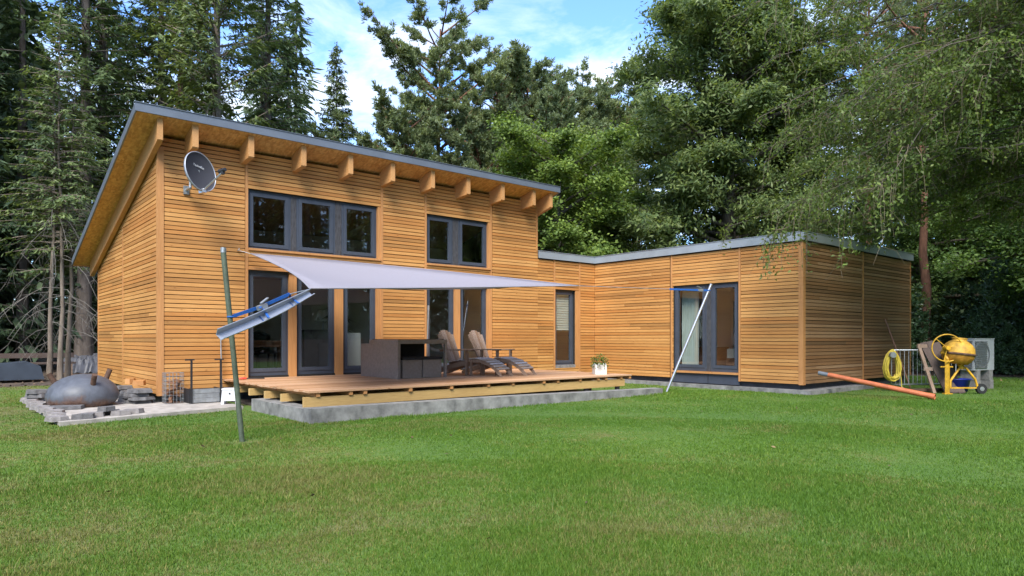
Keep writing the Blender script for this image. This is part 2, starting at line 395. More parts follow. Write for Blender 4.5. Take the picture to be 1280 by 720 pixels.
for a, b in ((9.03,9.85), (10.02,10.945)): window('y', Y0, a, b, U2[2], U2[3])
mullion('y', Y0, 9.851, 10.019, U2[2], U2[3])
for (a, b) in DD: window('y', Y0, a, min(b, 7.67) if b < 8 else min(b, 10.925), *DZ, name='glass_door', bot=.09)
window('y', Y0, NW[0], NW[1], NW[2]+.06, NW[3], back=.10)
mb = MB(); mb.box(NW[0], NW[1], Y0+.0, Y0+.2, NW[2]-.03, NW[2]+.055); mb.build('window_sill', m_stone, house)
window('x', X1, 10.07, 11.07, WD[2], WD[3], 'glass_door', bot=.1); window('x', X1, 9.14, 9.94, WD[2], WD[3], 'glass_door', bot=.1)
mullion('x', X1, 9.941, 10.069, WD[2], WD[3])
mb = MB(); mb.box(X1-.03, X1+.13, 9.115, 11.095, .355, .405); mb.build('door_sill', m_post, house)
mb = MB(); mb.box(X1+.035, X1+.06, 9.115, 10.0, .10, .352); mb.box(X1+.035, X1+.06, 10.02, 11.095, .10, .352); mb.build('plinth_panel', m_frame, house)
# plinth
mb = MB(); mb.box(XA+.12, XR-.12, Y0+.12, YB-.1, -.3, ZB-.002); mb.box(X1+.12, XR-.12, YW+.12, Y0+.12, -.3, ZB-.002); mb.build('foundation', m_concd, house)
# big roof
def slope(mb, x0, x1, y0, y1, d0, d1):
    mb.hexa([(x0,y0,zs(y0)+d0),(x1,y0,zs(y0)+d0),(x1,y1,zs(y1)+d0),(x0,y1,zs(y1)+d0),(x0,y0,zs(y0)+d1),(x1,y0,zs(y0)+d1),(x1,y1,zs(y1)+d1),(x0,y1,zs(y1)+d1)])
rf = MB(); slope(rf, XL+.03, XE-.03, YF+.03, YE-.03, .03, .12); roof = rf.build('roof', m_roof, house)
so = MB()
xs = [XL+.03, 3.6, 5.95, 8.3, 10.65, XE-.03]
for a, b in zip(xs, xs[1:]): slope(so, a+.001, b-.001, YF+.03, YE-.03, 0, .028)
so.build('soffit', m_osb, roof)
fa = MB(); fa.box(XL, XE, YF, YF+.028, zs(YF)-.004, zs(YF)+.148); fa.box(XL-.012, XE+.012, YF-.014, YF+.1, zs(YF)+.149, zs(YF)+.16)
slope(fa, XL, XL+.028, YF+.029, YE, -.012, .145); slope(fa, XE-.028, XE, YF+.029, YE, -.012, .145); fa.build('fascia', m_fascia, roof)
eb = MB(); eb.box(XL+.03, XE-.03, YE-.028, YE, zs(YE)-.03, zs(YE)+.11); eb.build('eaves_board', m_rafter, roof)
for x in (3.61, 4.64, 5.71, 6.77, 7.81, 8.89, 9.94, 11.04, 12.12):
    r_ = MB(); r_.prism([(13.43,zs(13.43)-.002),(13.43,4.835),(13.455,4.81),(13.96,4.775),(13.96,zs(13.96)-.002)], 'x', x-.055, x+.055); r_.build('rafter', m_rafter, house)
for x0, x1, ye in ((2.965, 3.058, 20.72), (12.70, 12.80, 20.6)):
    r_ = MB(); r_.prism([(13.43,zs(13.43)-.002),(13.43,4.86),(13.46,4.84),(ye-.05,zs(ye)-.36),(ye,zs(ye)-.22),(ye,zs(ye)-.002)], 'x', x0, x1); r_.build('rafter', m_rafter, house)
# flat roof
fl = MB()
fl.box(XB+.003, XR, Y0-.02, YB, ZF0+.03, ZF1-.03); fl.box(X1-.02, XR, YW-.02, Y0-.021, ZF0+.03, ZF1-.03); froof = fl.build('flat_roof', m_roof, house)
ff = MB(); o = .055
ff.box(XB+.003, X1-o-.0, Y0-o, Y0-o+.02, ZF0, ZF1); ff.box(X1-o, X1-o+.02, YW-o, Y0-o+.02, ZF0, ZF1); ff.box(X1-o+.02, XR+o, YW-o, YW-o+.02, ZF0, ZF1); ff.box(XR+o-.02, XR+o, YW-o+.02, YB, ZF0, ZF1)
ff.box(XB+.003, X1-o-.012, Y0-o-.012, Y0+.1, ZF1+.001, ZF1+.012); ff.box(X1-o-.012, X1+.1, YW-o-.012, Y0+.1, ZF1+.001, ZF1+.012); ff.box(X1+.1, XR+o+.012, YW-o-.012, YW+.1, ZF1+.001, ZF1+.012)
ff.build('fascia', m_fascia2, froof)
# inside shells
ins = MB()
ins.box(XA+.31, XB-.31, Y0+.31, YB-.31, FL-.1, FL); ins.box(X1+.31, XR-.31, YW+.31, YB-.31, FL-.14, FL-.05); ins.box(XB-.3, X1+.30, Y0+.31, YB-.31, FL-.14, FL-.05); wallpart('y', Y0, XA+.33, XB-.42, FL+.01, 2.75, Hm, m_plaster, .301, .312, name='inside_lining')
ins.build('inside_floor', m_floorin, house)
cl = MB(); cl.box(XA+.31, XB-.31, Y0+.301, YB-.31, 2.76, 2.98); cl.box(XB+.05, XR-.31, Y0+.301, YB-.31, 2.9, 2.99); cl.box(X1+.301, XR-.31, YW+.301, Y0+.3, 2.9, 2.99); cl.build('ceiling', m_ceil, house)
pw_ = []
class PW:
    def box(self, *a): q = MB(); q.box(*a); q.build('inside_wall', m_plaster, house)
pw = PW(); pw.box(XA+.321, XB-.41, 17.2, 17.3, FL, 2.76); pw.box(XA+.31, XB-.3, 17.6, 17.7, 2.98, zs(17.7)-.01); pw.box(XA+.301, XA+.32, Y0+.31, 18.2, FL, 2.76); pw.box(XB-.4, XB-.3, Y0+.31, 18.2, FL, 2.76)
pw.box(X1+.3, XR-.31, 12.4, 12.5, FL-.05, 2.9); pw.box(18.2, 18.3, YW+.31, 12.4, FL-.05, 2.9); pw.box(XB+.05, X1+2, 16.6, 16.7, FL-.05, 2.9); pw.box(8.4,8.5, Y0+.4, 17.19, FL, 2.76)

# ------------------------------------------------------------------ things behind the glass
def legs(mb, x0, x1, y0, y1, z0, z1, w=.05):
    for a in (x0, x1-w):
        for b in (y0, y1-w): mb.box(a, a+w, b, b+w, z0, z1)
t = thing('dining_table', 'brown wooden table seen through the leftmost glass door', 'table', (5.6,15.4,FL))
mb = MB(); mb.box(5.05,6.15,15.0,15.85,FL+.70,FL+.74); mb.box(5.1,6.1,15.05,15.08,FL+.6,FL+.699); mb.build('table_top', m_brownw, t)
for a_ in (5.07,6.06):
    for b_ in (15.02,15.76): mb = MB(); mb.box(a_,a_+.07,b_,b_+.07,FL,FL+.699); mb.build('leg', m_brownw, t)
for x, y, lb in ((5.25,16.4,'dark upholstered chair behind the brown table, the left one'), (5.95,16.4,'dark upholstered chair behind the brown table, the right one')):
    t = thing('dining_chair', lb, 'chair', (x,y,FL), group='chairs inside behind the table')
    mb = MB(); mb.box(x-.24,x+.24,y-.25,y+.25,FL+.42,FL+.5); mb.build('seat', m_furn, t)
    mb = MB(); mb.tube([(x-.2,y+.25,FL+.5),(x-.22,y+.27,FL+.85),(x,y+.3,FL+.95),(x+.22,y+.27,FL+.85),(x+.2,y+.25,FL+.5)], .06, 8); mb.box(x-.2,x+.2,y+.22,y+.29,FL+.5,FL+.88); mb.build('backrest', m_furn, t)
    for a_ in (x-.22,x+.18):
        for b_ in (y-.23,y+.19): mb = MB(); mb.box(a_,a_+.04,b_,b_+.04,FL,FL+.419); mb.build('leg', m_black, t)
t = thing('cabinet', 'dark grey cabinet behind the second glass door', 'cabinet', (6.65,15.2,FL))
mb = MB(); mb.box(6.35,6.98,14.9,15.45,FL+.04,FL+.95); mb.build('cabinet_body', m_furn, t); mb = MB(); mb.box(6.33,7.0,14.88,15.47,FL+.95,FL+.99); mb.build('cabinet_top', m_black, t)
t = thing('floor_lamp', 'floor lamp with a tilted white shade behind the second glass door', 'lamp', (7.35,16.1,FL))
mb = MB(); mb.lathe([(.0,FL+1.50),(.12,FL+1.50),(.17,FL+1.22),(.165,FL+1.22),(.115,FL+1.495)], 20, Matrix.Translation((7.35,16.1,0))); mb.build('lamp_shade', plain('lamp_shade_cloth', (.75,.73,.68), .9, var=.03), t)
mb = MB(); mb.tube([(7.35,16.1,FL),(7.35,16.1,FL+1.3)], .015); mb.lathe([(0,FL+.03),(.16,FL+.025),(.17,FL)], 20, Matrix.Translation((7.35,16.1,0))); mb.build('lamp_stand', m_gal, t)
t = thing('wooden_stool', 'light wooden stool behind the second glass door', 'stool', (7.35,15.3,FL))
mb = MB(); mb.lathe([(0,FL+.5),(.17,FL+.5),(.17,FL+.46),(0,FL+.46)], 16, Matrix.Translation((7.35,15.3,0))); mb.build('seat', m_post, t)
for dx, dy in ((-1,-1),(1,-1),(1,1),(-1,1)):
    mb = MB(); mb.tube([(7.35+.1*dx,15.3+.1*dy,FL+.46),(7.35+.16*dx,15.3+.16*dy,FL)], .018); mb.build('leg', m_post, t)
t = thing('radiator', 'pale flat panel standing behind the third glass door', 'radiator', (7.45,14.75,FL))
mb = MB(); mb.box(7.2,7.62,14.62,14.72,FL+.08,FL+.92); mb.build('radiator_panel', m_white, t); mb = MB(); mb.box(7.25,7.3,14.63,14.7,FL,FL+.08); mb.box(7.5,7.55,14.63,14.7,FL,FL+.08); mb.build('radiator_feet', m_gal, t)
mb = MB(); rng = random.Random(3)
t = thing('house_plant', 'tall leafy house plant beside the floor lamp', 'plant', (7.65,15.9,FL))
for k in range(26):
    a = rng.uniform(0, 6.28); l = rng.uniform(.3,.55); z = FL+rng.uniform(.7,1.6); p = Vector((7.65,15.9,z)); d = Vector((math.cos(a), math.sin(a), .3)); s = Vector((-math.sin(a), math.cos(a), 0))*.07
    q = p+d*l*.5; e = p+d*l+Vector((0,0,-.2)); mb.add([p, q-s, e, q+s], [(0,1,2,3)])
mb.build('leaves', l_rhodo, t); mb = MB(); mb.tube([(7.65,15.9,FL+.3),(7.67,15.92,FL+1),(7.65,15.9,FL+1.6)], .02); mb.build('stem', b_broad, t); mb = MB(); mb.lathe([(0,FL),(.14,FL),(.19,FL+.34),(.16,FL+.34),(0,FL+.3)], 16, Matrix.Translation((7.65,15.9,0))); mb.build('pot', m_brick, t)
# wing: curtain, bed; narrow window: blind
def curtain(name, label, x0, y0, x1, y1, z0, z1, cat='curtain', amp=.04, mat=None):
    mb = MB(); n = 40; vs = []
    d = Vector((x1-x0, y1-y0, 0)); s = Vector((-d.y, d.x, 0)).normalized()
    for i in range(n+1):
        q = Vector((x0,y0,0))+d*(i/n)+s*(amp*math.sin(i*1.3)); vs += [(q.x,q.y,z0),(q.x,q.y,z1)]
    for i in range(n): mb.add([vs[2*i],vs[2*i+2],vs[2*i+3],vs[2*i+1]], [(0,1,2,3)], True)
    t = thing(name, label, cat, (x0,y0,z0)); mb.build('cloth', mat or m_cloth, t)
    mb = MB(); mb.tube([(x0,y0,z1+.02),(x1,y1,z1+.02)], .014); mb.build('curtain_rail', m_gal, t)
curtain('curtain', 'pale green curtain inside the glass door of the wing', X1+.42, 10.55, X1+.42, 11.05, FL, 2.6)
t = thing('bedside_lamp', 'small table lamp on a chest inside the wing', 'lamp', (16.6,10.9,FL+.55))
mb = MB(); mb.lathe([(0,FL+.95),(.09,FL+.95),(.14,FL+.76),(.13,FL+.76)], 16, Matrix.Translation((16.6,10.9,0))); mb.build('lamp_shade', m_white, t); mb = MB(); mb.lathe([(0,FL+.8),(.03,FL+.78),(.05,FL+.62),(.07,FL+.55),(0,FL+.55)], 12, Matrix.Translation((16.6,10.9,0))); mb.build('lamp_base', m_brick, t)
t = thing('chest', 'dark wooden chest inside the wing under the small lamp', 'chest', (16.6,10.9,FL))
mb = MB(); mb.box(16.3,16.95,10.6,11.2,FL-.05,FL+.52); mb.build('chest_body', m_brownw, t); mb = MB(); mb.box(16.28,16.97,10.58,11.22,FL+.52,FL+.549); mb.build('chest_top', m_brownw, t)
t = thing('bed', 'bed with pale cover inside the wing', 'bed', (17.3,9.3,FL))
mb = MB(); mb.box(16.5,18.1,8.6,10.4,FL-.05,FL+.25); mb.build('bed_frame', m_brownw, t); mb = MB(); mb.box(16.52,18.08,8.62,10.38,FL+.25,FL+.5); mb.build('mattress', m_cloth, t)
t = thing('window_blind', 'pale slatted blind pulled halfway down inside the narrow window', 'blind', (13.78,Y0+.2,1.3))
mb = MB()
for k in range(16): mb.box(13.45,14.12,Y0+.185,Y0+.205,1.5+k*.07,1.555+k*.07, )
mb.build('slats', plain('blind_slats', (.66,.66,.58), .6, var=.05), t); mb = MB(); mb.box(13.42,14.15,Y0+.183,Y0+.215,2.60,2.64); mb.build('head_rail', m_white, t)
# ------------------------------------------------------------------ deck and what stands on it
DK = .45
deck = thing('wooden_deck', 'raised wooden terrace deck on exposed beams in front of the house', 'deck', (7.9,11.9,0))
mb = MB(); rng = random.Random(5); y = 9.85; DXL, DXR = 4.26, 11.85
while y < Y0-.03:
    y1 = min(y+.138, Y0-.004); cuts = [DXL+rng.uniform(-.03,.03)]+([rng.uniform(6.5,9.5)] if rng.random() < .8 else [])+[DXR]
    for a, b in zip(cuts, cuts[1:]):
        h = rng.uniform(-.0015,.0015); mb.box(a+.001, b-.001, y, y1, DK-.028+h, DK+h)
    y = y1+.006
mb.build('deck_boards', m_deck, deck)
xs = [4.40, 4.95, 5.2, 6.05, 6.9, 7.75, 8.35, 9.15, 9.55, 10.2, 10.75, 11.0, 11.5, 11.78]
for x in xs:
    mb = MB(); mb.box(x, x+.06, 9.87+rng.uniform(-.015,.015), Y0-.02, .36, DK-.03); mb.build('joist', m_post, deck)
for k, yb in enumerate((9.90, 10.75, 11.5, 12.3, 13.1)):
    mb = MB(); mb.box(4.21+rng.uniform(-.02,.02), 11.66 if k == 0 else 11.5, yb, yb+.075, .235 if k else .20, .358); mb.build('beam', m_beam, deck)
for x in (4.7, 6.6, 8.5, 10.4, 11.4):
    for yb in (9.90, 10.75, 11.5, 12.3, 13.1): mb = MB(); mb.box(x, x+.1, yb+.01, yb+.065, 0, .199); mb.build('support_block', m_black, deck)
mb = MB(); mb.prism([(4.13,9.721),(4.40,9.721),(4.40,11.95),(4.13,11.95)], 'z', -.2, .205)
xs_ = [4.13,5.9,7.7,9.4,11.1,12.45]; zt_ = [.225,.212,.202,.178,.152,.135]
for i in range(5): mb.hexa([(xs_[i]+.004*(i>0),9.45,-.2),(xs_[i+1],9.45,-.2),(xs_[i+1],9.72,-.2),(xs_[i]+.004*(i>0),9.72,-.2),(xs_[i]+.004*(i>0),9.45,zt_[i]),(xs_[i+1],9.45,zt_[i+1]),(xs_[i+1],9.72,zt_[i+1]),(xs_[i]+.004*(i>0),9.72,zt_[i])])
settle(mb, 'concrete_footing', m_conc, 'L-shaped pale concrete strip footing along the front of the deck', 'footing')

# wicker cube set
t = thing('wicker_table', 'square grey wicker table with open front, stools tucked inside', 'table', (7.47,12.3,DK))
x0, x1, y0, y1, z = 6.90, 8.08, 11.68, 12.86, DK
mb = MB(); mb.box(x0,x1,y0,y1,z+.70,z+.785); mb.build('table_top', m_rattan, t)
mb = MB(); mb.box(x0+.05,x1-.05,y0+.05,y1-.05,z+.786,z+.794); mb.build('glass_plate', m_black, t)
mb = MB(); mb.box(x0+.061,x1-.051,y1-.40,y1-.385,z+.02,z+.698); mb.build('back_panel', m_blackc, t)
mb = MB(); mb.box(x0,x0+.06,y0,y1-.25,z,z+.699); mb.build('side_panel', m_rattan, t)
mb = MB(); mb.box(x1-.05,x1,y0,y0+.06,z,z+.699); mb.build('leg', m_rattan, t)
mb = MB(); mb.box(x1-.05,x1,y1-.06,y1,z,z+.699); mb.build('leg', m_rattan, t)
for k, (cx, lb) in enumerate(((7.26,'left one of two grey wicker stools with dark cushion under the table'), (7.74,'right one of two grey wicker stools with dark cushion under the table'))):
    t = thing('wicker_stool', lb, 'stool', (cx,11.95,DK), group='wicker stools under the table')
    mb = MB(); mb.box(cx-.225,cx+.225,11.72,12.17,z+.005,z+.375); mb.build('stool_body', m_rattan, t)
    mb = MB(); mb.box(cx-.235,cx+.235,11.705,12.18,z+.376,z+.43); mb.build('cushion', m_blackc, t)
t = thing('wicker_bench', 'low grey wicker bench pushed into the back of the wicker table', 'bench', (7.0,12.9,DK))
mb = MB(); mb.box(6.93,7.07,12.62,13.28,z,z+.70); mb.box(7.07,8.05,12.97,13.1,z,z+.69); mb.build('backrest', m_rattan, t)
mb = MB(); mb.box(7.071,8.0,12.42,12.969,z+.02,z+.34); mb.build('seat', m_rattan, t); mb = MB(); mb.box(7.075,7.98,12.43,12.96,z+.341,z+.40); mb.build('cushion', m_blackc, t)
mb = MB(); mb.tube([(8.51,13.12,DK),(8.56,13.12,1.95)], .022, 10); mb.tube([(8.56,13.12,1.90),(8.562,13.12,2.02)], .028, 10); mb.tube([(8.51,13.12,DK),(8.51,13.12,DK+.05)], .12, 14)
settle(mb, 'metal_pole', m_alu, 'upright bare metal parasol pole standing on the deck behind the wicker table', 'pole')

# weathered deck chairs with footrests (local: faces -Y)
def slatbar(mb, a, b, w, h): mb.bar(a, b, w, h)
def make_chair(loc, rz, label):
    t = thing('deck_chair', label, 'chair', loc, rz, 'weathered deck chairs', world=False)
    mb = MB()
    for k in range(7):
        f = (k-3)/3; xb = f*.21; xt = f*.285; top = 1.0-.10*abs(f)**2; 
        a = Vector((xb,.13,.22)); e = Vector((xt,.13+.33*(top-.22)/.78,top))
        mb.bar(a, e, .066, .018, up=(0,-.9,.45))
    mb.build('backrest', m_grey, t)
    mb = MB()
    for k in range(6): 
        y = -.36+k*.088; zz = .375-.26*(y+.36)*.6; mb.box(-.265,.265,y,y+.076,zz-.018,zz)
    mb.build('seat', m_greyl, t)
    for s in (-1,1):
        mb = MB(); mb.box(s*.315-.045,s*.315+.045,-.37,-.335,0,.545); mb.build('leg', m_grey, t)
        mb = MB(); mb.prism([(-.33,.24),(-.33,.35),(.18,.22),(.62,.06),(.62,0),(.50,0),(.15,.12)], 'x', s*.25-.014, s*.25+.014); mb.build('leg', m_grey, t)
        mb = MB(); mb.prism([(s*.26,-.43),(s*.39,-.43),(s*.40,-.2),(s*.35,.36),(s*.29,.36)], 'z', .546, .568); mb.build('armrest', m_grey, t)
    mb = MB(); mb.bar((-.36,.30,.535),(.36,.30,.535),.05,.03); mb.bar((-.24,.44,.80),(.24,.44,.80),.02,.05); mb.build('cross_rail', m_grey, t)
    return t
make_chair((8.85,12.25,DK), R(22), 'weathered slatted deck chair right beside the wicker table')
make_chair((9.65,12.19,DK), R(22), 'weathered slatted deck chair farther from the wicker table, before the plank wall')
def make_rest(loc, rz, label):
    t = thing('footrest', label, 'footrest', loc, rz, 'weathered slatted footrests', world=False)
    prof = [(.34,.37),(.22,.372),(.08,.35),(-.06,.305),(-.2,.235),(-.32,.15)]
    mb = MB()
    n = 9
    for k in range(n):
        s = k/(n-1)*(len(prof)-1); i = min(int(s), len(prof)-2); f = s-i
        y = prof[i][0]*(1-f)+prof[i+1][0]*f; zz = prof[i][1]*(1-f)+prof[i+1][1]*f; sl = (prof[i+1][1]-prof[i][1])/(prof[i+1][0]-prof[i][0])
        mb.bar((-.265,y,zz+.012),(.265,y,zz+.012),.064,.018,up=(0,-sl,1))
    mb.build('seat', m_greyl, t)
    for s in (-1,1):
        mb = MB(); mb.prism([(y,zz-.002) for y,zz in prof]+[(-.44,0),(-.38,0),(-.22,.15),(-.06,.235),(.1,.285),(.34,.29)], 'x', s*.235-.014, s*.235+.014); mb.build('leg', m_grey, t)
        mb = MB(); mb.box(s*.265-.03,s*.265+.03,.30,.335,0,.36); mb.build('leg', m_grey, t)
    return t
make_rest((9.05,11.45,DK), R(22), 'weathered slatted footrest before the deck chair next to the wicker table')
make_rest((9.72,11.42,DK), R(22), 'weathered slatted footrest before the deck chair farther from the wicker table')
# planter
px, py = 11.32, 10.35
t = thing('planter', 'white picket planter box with a leafy plant on the deck edge', 'planter', (px,py,DK), R(-30), world=False); t.scale = (.78,.78,.85)
mb = MB()
for s in (-1,1):
    for k in range(5):
        x = -.13+k*.065; h = .24+(.03 if k % 2 else 0)
        for a, b in ((x, s*.16), ):
            mb.prism([(a-.029,0),(a+.029,0),(a+.029,h),(a,h+.03),(a-.029,h)], 'y', b-.008, b+.008)
            mb.prism([(a-.029,0),(a+.029,0),(a+.029,h),(a,h+.03),(a-.029,h)], 'x', b-.008+s*.002, b+.008+s*.002)
mb.build('picket_box', m_whitep, t); mb = MB(); mb.box(-.145,.145,-.145,.145,.02,.2); mb.build('soil', m_soil, t)
mb = MB(); rng = random.Random(9)
for k in range(520):
    a = rng.uniform(0,6.28); r = rng.uniform(0,1)**.6*.24; z = .22+rng.uniform(-.06,.30)*(1.15-r*2); p = Vector((math.cos(a)*r, math.sin(a)*r, z)); d = Vector((math.cos(a)+rng.uniform(-.7,.7), math.sin(a)+rng.uniform(-.7,.7), rng.uniform(-.6,.6))).normalized()
    s = d.cross(Vector((rng.uniform(-1,1),rng.uniform(-1,1),1))).normalized()*.018; l = rng.uniform(.035,.065); mb.add([p, p+d*l*.5-s, p+d*l, p+d*l*.5+s], [(0,1,2,3)])
mb.build('foliage', l_pot, t)
mb = MB()
for k in range(7):
    a = k*.9; mb.tube([(0,0,.15),(.08*math.cos(a),.08*math.sin(a),.28),(.17*math.cos(a),.17*math.sin(a),.42+.02*(k%3))], .004, 5)
mb.build('stems', b_twig, t)
# hand tool on the deck corner
t = thing('hand_tool', 'small tool with a red handle lying on the left deck corner', 'tool', (4.5,13.3,DK))
mb = MB(); mb.tube([(4.40,13.42,DK+.03),(4.47,13.40,DK+.035),(4.53,13.38,DK+.03)], [.02,.028,.02], 10); mb.build('handle', plain('red_handle', (.6,.06,.03), .4), t)
mb = MB(); mb.tube([(4.53,13.38,DK+.03),(4.85,13.3,DK+.025)], .012, 8); mb.build('shaft', m_black, t)

# ------------------------------------------------------------------ shade sail, posts, straps, gutter
A = Vector((4.74,13.76,2.965)); B = Vector((3.83,8.81,1.93)); Cc = Vector((10.40,10.13,2.385))
sail = thing('shade_sail', 'pale triangular shade sail stretched over the deck', 'shade sail', B)
n = 22; vs = {}; mb = MB(); idx = {}
def edge_in(p, a, b, c, depth):
    return p
for i in range(n+1):
    for j in range(n+1-i):
        k = n-i-j; a, b, c = i/n, j/n, k/n
        p = A*a+B*b+Cc*c; cen = (A+B+Cc)/3
        # concave edges and a slight sag
        pull = .20*(4*a*b*max(0,1-3*c))+.05*(4*b*c*max(0,1-3*a))-.045*(4*a*c*max(0,1-3*b))
        p = p+(cen-p)*pull*.38; p.z -= .20*27*a*b*c+.014*math.sin(9*a+4*b)*b+.012*math.sin(26*b)*a*c-.03*4*a*c*max(0,1-3*b); idx[i,j] = len(mb.v); mb.v.append(tuple(p))
for i in range(n):
    for j in range(n-i):
        mb.f.append((idx[i,j], idx[i+1,j], idx[i,j+1])); mb.s.append(True)
        if i+j < n-1: mb.f.append((idx[i+1,j], idx[i+1,j+1], idx[i,j+1])); mb.s.append(True)
cl = mb.build('sail_cloth', m_sail, sail)
mo = cl.modifiers.new('thick', 'SOLIDIFY'); mo.thickness = .004
hem = MB()
for path in ([idx[i,n-i] for i in range(n+1)], [idx[i,0] for i in range(n+1)], [idx[0,j] for j in range(n+1)]):
    hem.tube([mb.v[k] for k in path], .011, 6)
hem.build('hem_cord', m_sail, sail)
for j_ in (7, 14):
    sm_ = MB(); sm_.tube([Vector(mb.v[idx[i,j_]])-Vector((0,0,.004)) for i in range(n+1-j_)], .006, 5); sm_.build('seam', m_sail, sail)
for p, q in ((A, (4.53,13.9,3.03)),):
    mb = MB(); mb.tube([p, q], .006, 6); mb.build('corner_rope', m_gal, sail)
mb = MB(); mb.tube([(4.53,13.925,3.03),(4.53,13.87,3.03),(4.55,13.86,3.05),(4.55,13.88,3.07)], .008, 6); settle(mb, 'wall_hook', m_gal, 'small metal wall hook holding the sail rope on the planks', 'hook')
gp0 = Vector((2.82,8.40,-.3)); gp1 = Vector((2.58,8.43,2.35)); g0 = gp0+(gp1-gp0)*(.3/2.65)
t = thing('sail_post', 'dark green leaning metal post in the lawn at the left sail corner', 'post', g0)
mb = MB(); mb.tube([gp0, gp1-Vector((0,0,.06))], .031, 14); mb.build('post_tube', m_green, t); mb = MB(); mb.tube([gp1-Vector((0,0,.06)), gp1], .033, 14); mb.build('post_cap', m_gal, t)
p0 = Vector((12.93,9.84,-.25)); p1 = Vector((13.93,9.18,2.53)); pb = p0+(p1-p0)*(.25/2.78)
t = thing('sail_post', 'bare steel pole leaning in front of the glass door of the wing', 'post', pb)
mb = MB(); mb.tube([p0, p1], .03, 14); mb.build('post_tube', m_alu, t); mb = MB(); mb.tube([p1, p1+(p1-p0).normalized()*.02], .034, 14); mb.build('post_cap', m_gal, t)
def strap(label, pts, blue, ratchet, ringp, ringd):
    t = thing('ratchet_strap', label, 'strap', pts[0], group='straps that hold the sail corners')
    mb = MB(); 
    for a, b in zip(blue, blue[1:]): mb.bar(a, b, .012, .042)
    mb.build('webbing', m_blue, t)
    mb = MB(); mb.tube([Vector(ringp)+Vector((math.cos(a)*.038, math.sin(a)*.038, 0)) for a in [k*.524 for k in range(12)]], .012, 6, closed=True); mb.build('post_loop', m_blue, t)
    if len(pts) > 1: mb = MB(); mb.tube(pts, .007, 6); mb.build('rope', m_gal, t)
    r0 = Vector(ratchet); d = Vector(ringd).normalized(); mb = MB(); mb.bar(r0-d*.07, r0+d*.07, .05, .06); mb.bar(r0-d*.02+Vector((0,0,.05)), r0+d*.09+Vector((0,0,.09)), .045, .012); mb.build('ratchet', m_gal, t)
sp = Vector((2.665,8.42,1.52)); dirB = (B-sp)
strap('blue ratchet strap between the green post and the sail', [sp+dirB*.72+Vector((0,0,.03)), B], [sp, sp+dirB*.35+Vector((0,0,-.005)), sp+dirB*.72+Vector((0,0,.03))], sp+dirB*.33+Vector((.02,-.05,.0)), sp, dirB)
s2 = p0+(p1-p0)*.952; dirC = Cc-s2
strap('blue ratchet strap between the bare steel pole and the sail', [s2+dirC*.32, Cc], [s2, s2+dirC*.32+Vector((0,0,.0))], s2+dirC*.07, s2, dirC)
# drip gutter hung under the strap
ga = Vector((2.40,8.02,1.27)); gb = Vector((3.80,8.72,1.865)); d = (gb-ga).normalized(); s = d.cross(Vector((0,0,1))).normalized(); u = s.cross(d); s, u = s*math.cos(R(52))-u*math.sin(R(52)), u*math.cos(R(52))+s*math.sin(R(52))
prof = [(-.065,.075),(-.045,0),(.045,0),(.065,.075),(.059,.075),(.04,.006),(-.04,.006),(-.059,.075)]
mb = MB(); 
t = thing('rain_gutter', 'sloping grey metal gutter strapped below the sail corner at the green post', 'gutter', ga)
rings = []
for k in range(9):
    f = k/8; w = 1-.35*max(0, f-.6)/.4; q = ga+(gb-ga)*f-Vector((0,0,.03*math.sin(f*3.14))); rings.append([q+s*(x*w)+u*(zz*w) for x, zz in prof])
for a, b in zip(rings, rings[1:]):
    for i in range(8): mb.add([a[i], a[(i+1)%8], b[(i+1)%8], b[i]], [(0,1,2,3)])
for r_ in (rings[0], rings[-1]): mb.add(r_, [(0,1,6,7),(1,2,5,6),(2,3,4,5)])
mb.build('gutter_channel', m_gutter, t)
mb = MB()
for sd in (-1, 1): mb.tube([ (r_[0] if sd < 0 else r_[3])+u*.003 for r_ in rings], .008, 6)
mb.build('gutter_lip', m_alu, t)
for f in (.42, .76):
    mb = MB(); q = ga+(gb-ga)*f; e = sp+dirB*(.36 if f < .5 else .72); mb.bar(q-s*.08+u*.09, e, .03, .006); mb.bar(q+s*.08+u*.09, e, .03, .006); mb.bar(q-s*.075-u*.006, q+s*.075-u*.006, .03, .005); mb.build('hanger_strap', m_blue, t)

# ------------------------------------------------------------------ satellite dish
dn = Vector((.46,-.885,.20)).normalized(); dc = Vector((3.60,13.05,4.30))
t = thing('satellite_dish', 'dark grey satellite dish on the upper plank wall under the eaves', 'satellite dish', (3.66,13.9,4.15))
xr = Vector((0,0,1)).cross(dn).normalized(); up = dn.cross(xr)
Md = Matrix(((xr.x,up.x,dn.x,dc.x),(xr.y,up.y,dn.y,dc.y),(xr.z,up.z,dn.z,dc.z),(0,0,0,1)))
Ms = Md @ Matrix.Diagonal((.345,.375,1,1))
prof = [(.001,-.075)]+[(r_, -.075+.075*r_*r_) for r_ in (.2,.4,.6,.8,.95)]
mb = MB(); mb.lathe(prof+[(.97,-.002),(.97,-.02),(.8,-.045),(.5,-.075),(.001,-.09)], 40, Ms); mb.build('reflector', m_dish, t)
mb = MB(); mb.lathe([(.96,-.004),(.975,.008),(1.0,.004),(1.0,-.035),(.965,-.03)], 40, Ms); mb.build('rim', m_gutter, t)
bp = dc-up*.36-dn*.03; lp = dc+dn*.50-up*.13
mb = MB(); mb.tube([bp, lp-up*.03], .017, 8); mb.bar(bp-dn*.06, bp+dn*.05, .07, .07); mb.build('feed_arm', m_alu, t)
mb = MB(); mb.tube([lp+dn*.07, lp-dn*.05], .034, 12); mb.tube([lp-dn*.05, lp-dn*.075], .042, 12); mb.bar(lp-up*.07, lp+up*.03, .05, .05); mb.build('receiver', m_black, t)
